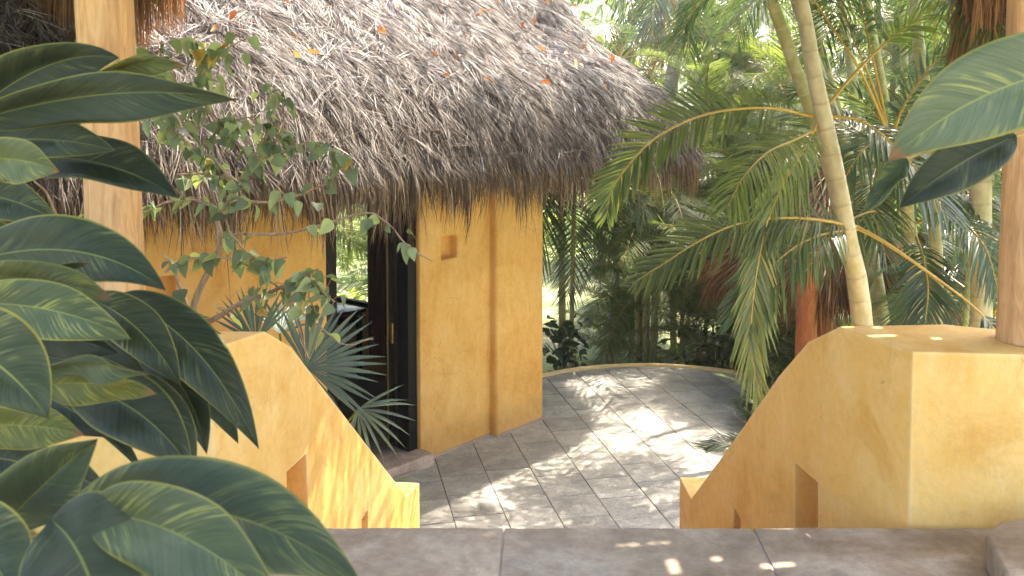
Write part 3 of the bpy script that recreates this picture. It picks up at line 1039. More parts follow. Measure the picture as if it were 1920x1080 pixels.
def dry_leaves():
    """leaves lying on the thatch"""
    me = None
    rs = np.random.default_rng(11)
    meshes = []
    for s in range(4):
        t = np.linspace(0, 1, 6)
        P = np.stack([t - 0.5, 0.1 * np.sin(t * 3 + s), 0.18 * np.sin(t * np.pi + s)], -1)[None] * 0.075
        w = np.sin(np.pi * np.clip(t, 0.02, 0.98)) ** 0.8 * 0.019
        S = np.zeros((1, 6, 3)); S[0, :, 1] = w
        fold = np.zeros((1, 6, 3)); fold[0, :, 2] = w * (0.4 + 0.2 * s)
        V, F, k = ribbons(P, S, fold)
        m = np_mesh("dry_leaf", V, F, col=np.full(len(V), 0.15 + 0.28 * s)); m.materials.append(M_dry_leaf)
        meshes.append(m)
    n = 0
    while n < 110:
        U = rs.uniform(-6.0, 1.4); N = rs.uniform(-2.2, 0.55)
        d = float(roof_d(np.array([U]), np.array([N]))[0])
        if d < 0.3 or d > 1.75 or N < -1.6 and U < 0 or (rs.random() > 0.25 + 0.5 * d): continue
        z = float(roof_z(np.array([U]), np.array([N]))[0][0])
        w = hut_world(np.array([U]), np.array([N]), np.array([z]))[0] + np.array([HO[0], HO[1], 0])
        o = link("dry_leaf", meshes[n % 4])
        o.location = Vector(w) + Vector((0.06, -0.06, 0.145))
        o.rotation_euler = (rs.uniform(-0.9, 0.9) + 0.5, rs.uniform(-0.9, 0.9), rs.uniform(0, 6.3))
        o.scale = [rs.uniform(0.7, 1.5)] * 3
        tag(o, "small dry orange-brown leaf lying on the grey thatch roof", "dry leaf", "dry leaves fallen on the thatch")
        n += 1


dry_leaves()

# ================================================================= SHELTER OVER THE LANDING
shelter = empty("palapa_shelter", (0.2, 0, 0), "open thatched shelter above the landing, its brown fringe hanging into view", "palapa")


SUN_HOLES = {}


def build_shelter():
    x0, x1, xr = -3.2, 3.5, 0.0
    ze, zr = 3.95, 5.1
    zr, yf, yb = 4.8, 5.4, 1.2  # roof extent shaped for its shade; most of it is out of view
    rr = random.Random(12)
    bm = bmesh.new()
    nx, ny = 96, 62
    for top, dz in ((True, 0.0), (False, -0.09)):
        grid = {}
        for i in range(nx + 1):
            x = x0 + (x1 - x0) * i / nx
            z = zr - (zr - ze) * (abs(x - xr) / (abs(x0) if x < 0 else x1))
            for j in range(ny + 1):
                grid[i, j] = bm.verts.new((x - 0.2, yb + (yf - yb) * j / ny, z + dz))
        for i in range(nx):
            for j in range(ny):
                x = x0 + (x1 - x0) * (i + .5) / nx; y = yb + (yf - yb) * (j + .5) / ny
                # holes added in the roof to let specks of sun reach the landing
                if SUN_HOLES.get((i, j)) is None:
                    near = math.exp(-(((x - 2.0) / 0.55) ** 2 + ((y - 4.45) / 0.5) ** 2))
                    SUN_HOLES[i, j] = rr.random() < 0.012 + 0.30 * near
                if SUN_HOLES[i, j] and 1 < i < nx - 1 and j < ny - 1: continue
                bm.faces.new((grid[i, j], grid[i + 1, j], grid[i + 1, j + 1], grid[i, j + 1]))
    me = bm_mesh(bm, "roof")
    roof = link("roof", me, shelter, M_thatchbase)
    # fringe along the front rake, long near the two posts
    n = 3600
    X = np.concatenate([rng.uniform(-3.2, -1.95, n // 2), rng.uniform(2.68, 2.98, n), rng.uniform(3.0, 3.4, n // 8)])
    n = len(X)
    right = X > 0
    bot = np.where(right, 2.98 + 0.16 * np.sin(X * 19) , 3.33 + 0.06 * np.sin(X * 17) + 0.05 * np.sin(X * 41))
    bot = np.where(~right & (X > -2.3), bot + (X + 2.3) * 0.8, bot)
    bot = bot + np.abs(rng.normal(0, 0.12, n)) - 0.03
    top = np.where(right, 3.95 + (3.5 - X) * 0.243, 3.95 + (X + 3.2) * 0.265) - 0.05
    Yv = rng.uniform(5.15, 5.42, n)
    t = np.linspace(0, 1, 6)
    L = (top - bot)
    P = np.zeros((n, 6, 3))
    lean = rng.normal(0, 0.045, n)
    P[:, :, 0] = X[:, None] - 0.2 + L[:, None] * (lean[:, None] * t + rng.normal(0, 0.02, n)[:, None] * np.sin(t * 6))
    P[:, :, 1] = Yv[:, None] + L[:, None] * rng.normal(0, 0.03, n)[:, None] * t
    P[:, :, 2] = top[:, None] - L[:, None] * t
    a = rng.uniform(-1.0, 1.0, n)
    S0 = np.stack([np.cos(a), np.sin(a), np.zeros(n)], -1)
    S = S0[:, None, :] * (rng.uniform(0.0015, 0.0045, n)[:, None] * np.array([1, 1, 1, 0.9, 0.6, 0.1]))[:, :, None]
    V, F, k = ribbons(P, S)
    me = np_mesh("fringe", V, F, col=np.repeat(np.clip(rng.normal(0.45, 0.25, n), 0, 1), k))
    tag(link("fringe", me, roof, M_rust), kind='stuff')
    for (xa, za, xb, zb) in ((-3.2, 3.78, 0, 4.62), (3.5, 3.78, 0, 4.62)):
        V, F = tube_np([(xa - 0.2, 3.5, za - 0.02), ((xa + xb) / 2 - 0.2, 3.5, (za + zb) / 2 - 0.02), (xb - 0.2, 3.5, zb - 0.05)], 0.06, 10)
        link("rafter", np_mesh("rafter", V, F), shelter, M_post)


build_shelter()

# ================================================================= PLANTS: generators
def leaflet_mesh(P0, D, SD, L, W, droop, fold=True, K=5, tint=None, curl=None):
    """narrow pointed blades: P0 base, D direction, SD side vector, L length, W half width"""
    n = len(P0)
    t = np.linspace(0, 1, K)
    g_ = np.array([0, 0, -1.0])
    P = P0[:, None, :] + D[:, None, :] * (L[:, None] * t)[:, :, None] + g_ * ((L * droop)[:, None] * t ** 2)[:, :, None]
    if curl is not None:
        P += curl[:, None, :] * (L[:, None] * t ** 2)[:, :, None]
    prof = np.interp(t, [0, 0.12, 0.45, 0.8, 1.0], [0.35, 0.9, 1.0, 0.55, 0.04])
    S = SD[:, None, :] * (W[:, None] * prof)[:, :, None]
    f = None
    if fold:
        nn = np.cross(D, SD)
        f = nn[:, None, :] * (W[:, None] * prof * 0.35)[:, :, None]
    V, F, k = ribbons(P, S, f)
    return V, F, np.repeat(tint, k)


def frond_on_path(path, nrm, n_pairs, Lmax, W, rs, start=0.18, r0=0.010, angle=(62, 28), droop=0.18, vlift=0.15, fold=True, K=5, jitter=0.08, gap=None, tint0=0.45, lsh=None):
    """a feather leaf along a path (n,3); nrm: the upward side of the blade"""
    path = np.asarray(path, dtype=float)
    m = len(path)
    T = np.gradient(path, axis=0); T /= np.linalg.norm(T, axis=1)[:, None]
    s = np.linspace(start, 0.995, n_pairs)
    Vs, Fs, Cs, off = [], [], [], 0
    for side in (-1, 1):
        ss = np.clip(s + rs.normal(0, 0.3 / n_pairs, n_pairs), start, 1)
        if gap is not None:
            ss = ss[(rs.random(len(ss)) > gap)]
        x = ss * (m - 1); i = np.clip(x.astype(int), 0, m - 2); f = (x - i)[:, None]
        P0 = path[i] * (1 - f) + path[i + 1] * f
        Tt = T[i] * (1 - f) + T[i + 1] * f
        Nn = np.broadcast_to(np.asarray(nrm, dtype=float), Tt.shape)
        Nn = Nn - (Nn * Tt).sum(1)[:, None] * Tt; Nn /= np.linalg.norm(Nn, axis=1)[:, None] + 1e-9
        B = np.cross(Tt, Nn) * side
        q = (ss - start) / (1 - start)
        a = np.radians(angle[0] + (angle[1] - angle[0]) * q) + rs.normal(0, jitter, len(ss))
        lift = vlift + rs.normal(0, jitter, len(ss))
        D = Tt * np.cos(a)[:, None] + (B * np.cos(lift)[:, None] + Nn * np.sin(lift)[:, None]) * np.sin(a)[:, None]
        D /= np.linalg.norm(D, axis=1)[:, None]
        L = Lmax * np.interp(q, [0, 0.15, 0.45, 0.8, 1.0], lsh or [0.55, 0.85, 1.0, 0.75, 0.32]) * rs.uniform(0.88, 1.08, len(ss))
        SD = np.cross(Nn, D); SD /= np.linalg.norm(SD, axis=1)[:, None] + 1e-9
        tint = np.clip(rs.normal(tint0, 0.16, len(ss)), 0, 1)
        Wv = np.full(len(ss), W) * np.interp(q, [0, 0.3, 1], [0.8, 1, 0.55])
        dr = droop * rs.uniform(0.5, 1.5, len(ss))
        V, F, C = leaflet_mesh(P0, D, SD, L, Wv, dr, fold, K, tint)
        Vs.append(V); Fs.append(F + off); Cs.append(C); off += len(V)
    nl = sum(len(f) for f in Fs)
    V, F = tube_np(path, np.linspace(r0, r0 * 0.22, m), 6)
    Vs.append(V); Fs.append(F + off); Cs.append(np.full(len(V), 0.5))
    Fa = np.vstack(Fs)
    mi = np.zeros(len(Fa), dtype=int); mi[nl:] = 1
    return np_mesh("frond", np.vstack(Vs), Fa, col=np.concatenate(Cs), mi=mi)


def arch_path(L, arch, n=26, petiole=0.0, side=0.0):
    a = np.linspace(0, 1, n)
    ang = -arch * a ** 1.4
    dx = np.cos(ang); dz = np.sin(ang)
    ds = L / (n - 1)
    x = np.concatenate([[0], np.cumsum(dx[:-1])]) * ds
    z = np.concatenate([[0], np.cumsum(dz[:-1])]) * ds
    y = side * (np.linspace(0, 1, n) ** 2) * L
    return np.stack([x, y, z], -1)


def make_variants(L, nl, Lmax, W, mats, k=5, seed=0, droop=0.25, r0=0.012, fold=False, K=4, arch=(0.8, 1.9), start=0.2, vlift=0.15, jitter=0.08, tint0=0.45, gap=None):
    out = []
    for i in range(k):
        rs = np.random.default_rng(seed * 100 + i)
        path = arch_path(L * rs.uniform(0.9, 1.1), rs.uniform(*arch), side=rs.uniform(-0.12, 0.12))
        me = frond_on_path(path, (0, 0, 1), nl, Lmax, W, rs, start=start, r0=r0, droop=droop, vlift=vlift, fold=fold, K=K, jitter=jitter, tint0=tint0, gap=gap)
        for m in mats: me.materials.append(m)
        out.append(me)
    return out


V_areca = make_variants(1.75, 52, 0.50, 0.0105, [M_frond, M_rachis], 6, 1)
V_areca_y = make_variants(1.7, 52, 0.48, 0.0105, [M_frond_y, M_rachis], 4, 2)
V_near = make_variants(1.6, 56, 0.44, 0.0115, [M_frond, M_rachis], 5, 3, fold=True, K=5)
V_coco = make_variants(3.3, 62, 0.80, 0.020, [M_frond, M_rachis_g], 5, 4, droop=0.45, r0=0.03, arch=(1.0, 2.1), vlift=0.0, start=0.14)
V_coco_y = make_variants(3.1, 62, 0.80, 0.020, [M_frond_y, M_rachis_g], 3, 5, droop=0.5, r0=0.03, arch=(1.0, 2.2), vlift=0.0, start=0.14)
V_dry = make_variants(2.0, 40, 0.60, 0.014, [M_frond_dry, M_frond_dry], 3, 6, droop=0.8, arch=(2.2, 2.8), jitter=0.3)


def cane(root, path, r0, r1, mat, name="stem"):
    P = spline(path, 26)
    V, F = tube_np(P, np.linspace(r0, r1, len(P)) * (1 + 0.0), 10)
    seg = np.concatenate([[0], np.cumsum(np.linalg.norm(np.diff(P, axis=0), axis=1))])
    uv = np.stack([np.repeat(seg, 10), np.tile(np.linspace(0, 1, 10), len(P))], -1)
    o = link(name, np_mesh(name, V, F, uv=uv), root, mat)
    return o, P


def crown(root, top, axis, nf, variants, rs, elev=(10, 75), scale=(0.8, 1.1), yaw0=0.0, skip=None, dry=None):
    for i in range(nf):
        yaw = yaw0 + i * 2.39996 + rs.uniform(-0.3, 0.3)
        if skip and skip(yaw % (2 * math.pi)): continue
        q = i / max(1, nf - 1)
        el = R(elev[0] + (elev[1] - elev[0]) * q) + rs.uniform(-0.12, 0.12)
        me = variants[rs.integers(len(variants))]
        o = bpy.data.objects.new("frond", me)
        COL.objects.link(o)
        o.parent = root
        o.location = Vector(top) + Vector((0, 0, rs.uniform(-0.06, 0.06)))
        o.rotation_mode = 'QUATERNION'
        m = Matrix.Rotation(yaw, 3, 'Z') @ Matrix.Rotation(-el, 3, 'Y') @ Matrix.Rotation(rs.uniform(-0.35, 0.35), 3, 'X')
        o.rotation_quaternion = m.to_quaternion()
        s = rs.uniform(*scale)
        o.scale = (s, s, s)


def areca(x, y, z, n_st, hts, label, seed, variants=None, nf=7, spread=0.45, fs=(0.8, 1.1), r=0.035, mat=None, elev=(5, 78), group="feathery palms around the terrace", lean=0.35, crownshaft=True):
    rs = np.random.default_rng(seed)
    root = empty("areca_palm", (x, y, z), label, "palm", group)
    variants = variants or V_areca
    for i in range(n_st):
        a = rs.uniform(0, 6.28); d = rs.uniform(0.05, 0.28)
        h = rs.uniform(*hts)
        ln = rs.uniform(0.3, 1.0) * lean * h / 3
        b = (d * math.cos(a), d * math.sin(a), -0.05)
        tp = (b[0] + ln * math.cos(a), b[1] + ln * math.sin(a), h)
        md = (b[0] + ln * 0.35 * math.cos(a), b[1] + ln * 0.35 * math.sin(a), h * 0.5)
        cane(root, [b, md, tp], r * rs.uniform(0.85, 1.15), r * 0.75, mat or M_stem)
        crown(root, tp, None, nf, variants, rs, elev=elev, scale=fs, yaw0=rs.uniform(0, 6))
    return root


def coconut(x, y, z, h, label, seed, lean=(0.5, 0), r=0.15, nf=16, variants=None, fs=(0.85, 1.1), group="tall coconut palms behind the hut", elev=(-35, 75), mat=None, dry=0):
    rs = np.random.default_rng(seed)
    root = empty("coconut_palm", (x, y, z), label, "palm", group)
    tp = (lean[0], lean[1], h)
    cane(root, [(0, 0, -0.1), (lean[0] * 0.35, lean[1] * 0.35, h * 0.4), (lean[0] * 0.8, lean[1] * 0.8, h * 0.8), tp], r * 1.2, r * 0.8, mat or M_trunk, "trunk")
    crown(root, tp, None, nf, variants or V_coco, rs, elev=elev, scale=fs, yaw0=rs.uniform(0, 6))
    if dry:
        crown(root, (tp[0], tp[1], tp[2] - 0.15), None, dry, V_dry, rs, elev=(-30, 5), scale=(1.0, 1.3), yaw0=rs.uniform(0, 6))
    return root


# ---------------------------------------------------------------- background palms
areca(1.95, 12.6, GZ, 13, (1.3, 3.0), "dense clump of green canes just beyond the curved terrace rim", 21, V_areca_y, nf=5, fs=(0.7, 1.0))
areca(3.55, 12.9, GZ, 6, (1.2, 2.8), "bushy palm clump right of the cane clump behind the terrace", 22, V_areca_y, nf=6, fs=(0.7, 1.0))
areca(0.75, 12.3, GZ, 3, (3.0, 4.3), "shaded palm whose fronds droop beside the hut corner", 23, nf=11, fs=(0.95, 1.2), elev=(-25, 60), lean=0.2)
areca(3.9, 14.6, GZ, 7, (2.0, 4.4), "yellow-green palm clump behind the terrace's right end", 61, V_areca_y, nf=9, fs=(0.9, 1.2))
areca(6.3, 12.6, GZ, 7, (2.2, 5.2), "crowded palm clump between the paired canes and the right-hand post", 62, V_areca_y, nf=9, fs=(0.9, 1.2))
areca(2.6, 25.0, GZ, 7, (2.6, 5.2), "sunny palm clump on the far side of the lawn", 63, V_areca_y, nf=9, fs=(1.1, 1.4))
areca(0.0, 24.0, GZ, 6, (2.0, 4.4), "distant palm clump on the lawn's left side", 64, nf=9, fs=(1.1, 1.4))
areca(7.0, 25.0, GZ, 7, (3.0, 6.2), "far palm clump in the middle of the grove", 65, nf=9, fs=(1.1, 1.4))
areca(2.75, 14.6, GZ, 5, (1.5, 2.8), "mid-height palm clump directly behind the cane clump", 67, V_areca_y, nf=8, fs=(0.8, 1.1))
areca(4.3, 13.2, GZ, 6, (1.4, 3.0), "thick palm clump behind the light green shrub at the terrace end", 68, V_areca_y, nf=7, fs=(0.8, 1.0))
areca(2.9, 18.0, GZ, 5, (2.7, 3.6), "palm clump shading the lawn behind the slim pale trunk", 69, nf=9, fs=(0.9, 1.2), elev=(-20, 70))
for q, (qx, qy, lab) in enumerate([(1.5, 13.2, "young palm tuft left of the cane clump by the terrace rim"), (2.55, 12.2, "young palm tuft right of the cane clump by the terrace rim"),
                                   (3.9, 12.2, "young palm tuft behind the light green shrub"), (2.0, 14.6, "young sunlit palm on the lawn behind the cane clump"), (3.3, 15.0, "young sunlit palm deep behind the terrace")]):
    areca(qx, qy, GZ, 4, (0.2, 1.1), lab, 80 + q, V_areca_y, nf=7, fs=(0.5, 0.8), elev=(15, 82), r=0.018)
areca(3.2, 11.6, GZ, 5, (0.3, 1.2), "low bushy palm at the terrace rim's right end", 66, V_areca, nf=8, fs=(0.5, 0.75), elev=(15, 80), r=0.02)
areca(5.0, 12.0, GZ, 6, (1.8, 3.6), "leafy palm clump behind the little red-posted palapa", 24, nf=8)
areca(4.9, 9.6, GZ, 4, (2.4, 4.2), "palm clump with dark fronds behind the paired canes", 25, nf=8, fs=(0.8, 1.05))
areca(6.6, 10.4, GZ, 6, (2.0, 4.6), "tall dark palm clump near the right-hand post", 26, nf=8)
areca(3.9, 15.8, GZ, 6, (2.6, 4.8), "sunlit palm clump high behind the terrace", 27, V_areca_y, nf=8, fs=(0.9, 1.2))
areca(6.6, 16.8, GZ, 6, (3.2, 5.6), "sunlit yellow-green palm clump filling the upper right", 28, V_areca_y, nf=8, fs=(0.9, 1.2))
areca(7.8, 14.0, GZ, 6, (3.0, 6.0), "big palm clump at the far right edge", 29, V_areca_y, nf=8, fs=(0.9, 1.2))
areca(8.4, 18.5, GZ, 7, (3.0, 6.5), "distant palm clump behind the far right one", 30, nf=8, fs=(1.0, 1.3))
areca(-3.2, 13.5, 0 + GZ, 6, (2.2, 4.2), "palm clump glimpsed through the hut's window", 31, V_areca_y, nf=8)
areca(-1.6, 14.5, GZ, 5, (1.2, 3.0), "low palm clump seen through the hut's window", 32, V_areca_y, nf=8)
coconut(-0.3, 17.5, GZ, 7.6, "coconut palm with its grey trunk rising behind the thatch", 41, lean=(1.45, 0.3), r=0.17)
coconut(2.35, 17.0, GZ, 6.6, "coconut palm leaning right beyond the end of the thatch roof", 42, lean=(1.0, 0.0), r=0.14, variants=V_coco, dry=4)
coconut(5.6, 27.0, GZ, 9.5, "tall coconut palm in the upper middle of the grove", 43, lean=(0.5, 0.2), r=0.15, variants=V_coco_y)
coconut(8.6, 23.5, GZ, 8.5, "sunlit coconut palm deep in the grove", 44, lean=(-0.7, 0.2), r=0.15, variants=V_coco_y, dry=4)
coconut(10.5, 20, GZ, 8.0, "coconut palm at the far right of the grove", 45, lean=(-0.4, 0.2), r=0.15)
coconut(-2.5, 22, GZ, 8.5, "coconut palm behind the middle of the thatch ridge", 46, lean=(0.4, 0.2), r=0.15)
coconut(1.75, 14.9, GZ, 4.9, "slim pale-trunked palm standing on the sunny lawn", 47, lean=(0.05, 0.0), r=0.055, nf=12, variants=V_areca, fs=(0.9, 1.2), elev=(-10, 70), mat=M_stem_tan)


# ---- tree line far behind
def tree_line():
    n = 26000
    X = rng.uniform(-40, 55, n); Yv = rng.uniform(32, 44, n)
    hmax = 7.5 + 2.5 * np.sin(X * 0.21 + 1) + 1.5 * np.sin(X * 0.53)
    Z = GZ + hmax * rng.random(n) ** 0.8
    P0 = np.stack([X, Yv, Z], -1)
    D = rng.normal(0, 1, (n, 3)); D /= np.linalg.norm(D, axis=1)[:, None]
    S = np.cross(D, rng.normal(0, 1, (n, 3))); S /= np.linalg.norm(S, axis=1)[:, None]
    V, F, C = leaflet_mesh(P0, D, S, rng.uniform(0.3, 0.9, n), rng.uniform(0.06, 0.2, n), np.full(n, 0.3), False, 3, np.clip(rng.normal(0.5, 0.25, n), 0, 1))
    tag(link("far_trees", np_mesh("far_trees", V, F, col=C), None, M_bgleaf), "hazy mass of trees far behind the palm grove", "trees", kind='stuff')


tree_line()


def undergrowth():
    """low plants across the garden beyond the terrace"""
    n = 24000
    X = rng.uniform(-6, 16, n * 3); Yv = rng.uniform(11.3, 30, n * 3)
    k = (np.sin(X * 1.3 + 0.5) * np.sin(Yv * 0.9 + X * 0.3) > 0.0) | (Yv > 24)
    lawn = (X > 0.2) & (X < 3.3 + 0.1 * Yv) & (Yv > 13.5) & (Yv < 24)
    ok = k & ~lawn
    X, Yv = X[ok][:n], Yv[ok][:n]; n = len(X)
    P0 = np.stack([X, Yv, GZ + rng.uniform(0, 0.55, n) * (1 + 0.05 * (Yv - 11))], -1)
    D = rng.normal(0, 1, (n, 3)); D[:, 2] = np.abs(D[:, 2]) * 0.8; D /= np.linalg.norm(D, axis=1)[:, None]
    S = np.cross(D, rng.normal(0, 1, (n, 3))); S /= np.linalg.norm(S, axis=1)[:, None]
    V, F, C = leaflet_mesh(P0, D, S, rng.uniform(0.12, 0.4, n), rng.uniform(0.015, 0.06, n), np.full(n, 0.3), False, 3, np.clip(rng.normal(0.5, 0.25, n), 0, 1))
    tag(link("undergrowth", np_mesh("undergrowth", V, F, col=C), None, M_bgleaf), "low leafy plants covering the garden behind the terrace", "undergrowth", kind='stuff')


undergrowth()


def bush(name, loc, n, rad, h, mat, label, Lr=(0.08, 0.16), Wr=(0.02, 0.04), seed=0):
    rs = np.random.default_rng(seed)
    root = empty(name, loc, label, "shrub")
    a = rs.uniform(0, 6.28, n); r = rad * np.sqrt(rs.random(n)); z = h * rs.random(n) ** 0.7
    P0 = np.stack([r * np.cos(a), r * np.sin(a), z], -1)
    D = rs.normal(0, 1, (n, 3)); D[:, 2] *= 0.6; D /= np.linalg.norm(D, axis=1)[:, None]
    S = np.cross(D, rs.normal(0, 1, (n, 3))); S /= np.linalg.norm(S, axis=1)[:, None]
    V, F, C = leaflet_mesh(P0, D, S, rs.uniform(*Lr, n), rs.uniform(*Wr, n), np.full(n, 0.25), True, 4, np.clip(rs.normal(0.45, 0.25, n), 0, 1))
    tag(link("foliage", np_mesh("foliage", V, F, col=C), root, mat), kind='stuff')
    for i in range(7):
        aa = rs.uniform(0, 6.28)
        V, F = tube_np([(0.03 * i - 0.1, 0, 0), (rad * 0.3 * math.cos(aa), rad * 0.3 * math.sin(aa), h * 0.5), (rad * 0.6 * math.cos(aa), rad * 0.6 * math.sin(aa), h * 0.95)], [0.012, 0.008, 0.004], 5)
        link("stem", np_mesh("stem", V, F), root, M_bark)
    return root


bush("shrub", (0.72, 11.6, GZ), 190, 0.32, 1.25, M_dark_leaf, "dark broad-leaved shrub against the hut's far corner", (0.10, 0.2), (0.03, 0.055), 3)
bush("shrub", (3.35, 11.2, GZ), 260, 0.5, 1.0, M_bgleaf, "light green shrub at the right end of the terrace rim", (0.08, 0.16), (0.012, 0.03), 4)
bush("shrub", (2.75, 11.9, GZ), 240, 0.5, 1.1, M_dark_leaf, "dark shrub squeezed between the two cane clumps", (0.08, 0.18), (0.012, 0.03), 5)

# round stone bollard and canes on the lawn
tmp = at(1146, 690, 13.2)
V, F = tube_np([(0, 0, 0), (0, 0, 0.5), (0, 0, 1.0), (0, 0, 1.02)], [0.07, 0.068, 0.066, 0.02], 12)
o = link("garden_post", np_mesh("garden_post", V, F), None, M_trunk); o.location = (tmp.x, 13.2, GZ)
tag(o, "short pale stone post on the lawn behind the terrace", "post")

# ---------------------------------------------------------------- little palapa with red posts
def small_palapa():
    root = empty("small_palapa", (3.75, 9.6, 0), "small dark palapa on rust-red posts beyond the right stair wall", "palapa")
    for i, (px, Yv) in enumerate(((1511, 9.0), (1668, 9.2), (1640, 11.0), (1545, 11.2))):
        c = at(px, 640, Yv)
        V, F = tube_np([(c.x - 3.75, Yv - 9.6, GZ - 0.1), (c.x - 3.75, Yv - 9.6, 0.5), (c.x - 3.75 + 0.01, Yv - 9.6, 1.75)], [0.115, 0.108, 0.105], 14)
        link("post", np_mesh("post", V, F), root, M_redpost)
    cx, cy = -0.05, 0.6
    n = 24000
    rs = np.random.default_rng(9)
    th = rs.uniform(0, 2 * np.pi, n); q = rs.random(n) ** 0.6
    rad = 1.35 * q
    z = 2.55 - 1.25 * q ** 1.1
    P0 = np.stack([cx + rad * np.cos(th), cy + rad * np.sin(th), z], -1)
    out = np.stack([np.cos(th), np.sin(th), np.zeros(n)], -1)
    edge = q > 0.9
    D = out * np.where(edge, 0.15, 0.75)[:, None] + np.array([0, 0, -1.0]) * np.where(edge, 1.0, 0.75)[:, None] + rs.normal(0, 0.16, (n, 3))
    D /= np.linalg.norm(D, axis=1)[:, None]
    S = np.cross(D, out + rs.normal(0, 0.5, (n, 3))); S /= np.linalg.norm(S, axis=1)[:, None]
    V, F, C = leaflet_mesh(P0, D, S, rs.uniform(0.25, 0.55, n), rs.uniform(0.004, 0.009, n), np.full(n, 0.1), False, 3, np.clip(rs.normal(0.35, 0.25, n), 0, 1))
    tt = np.linspace(0, 2 * np.pi, 25)[:-1]
    ring = np.stack([cx + 1.3 * np.cos(tt), cy + 1.3 * np.sin(tt), np.full(24, 1.28)], -1)
    Vc = np.vstack([ring, [[cx, cy, 2.5]]])
    Fc = np.array([[i, (i + 1) % 24, 24] for i in range(24)])
    rf = link("roof", np_mesh("roof", Vc, Fc), root, M_thatchbase)
    tag(link("thatch", np_mesh("thatch", V, F, col=C), rf, M_rust), kind='stuff')


small_palapa()

# ---------------------------------------------------------------- the big palm right of the terrace
def px_path(pts, n=28):
    """pts: (px, py, depth)"""
    return spline([at(*p) for p in pts], n)


def hero_frond(root, pts, n_pairs, Lmax, W, seed, nrm=None, mats=None, **kw):
    P = px_path(pts)
    rs = np.random.default_rng(seed)
    loc = np.array(root.location)
    if nrm is None: nrm = (0.1, -0.6, 0.75)
    me = frond_on_path(P - loc, nrm, n_pairs, Lmax, W, rs, **kw)
    return link("frond", me, root, mats or [M_frond_y, M_rachis])


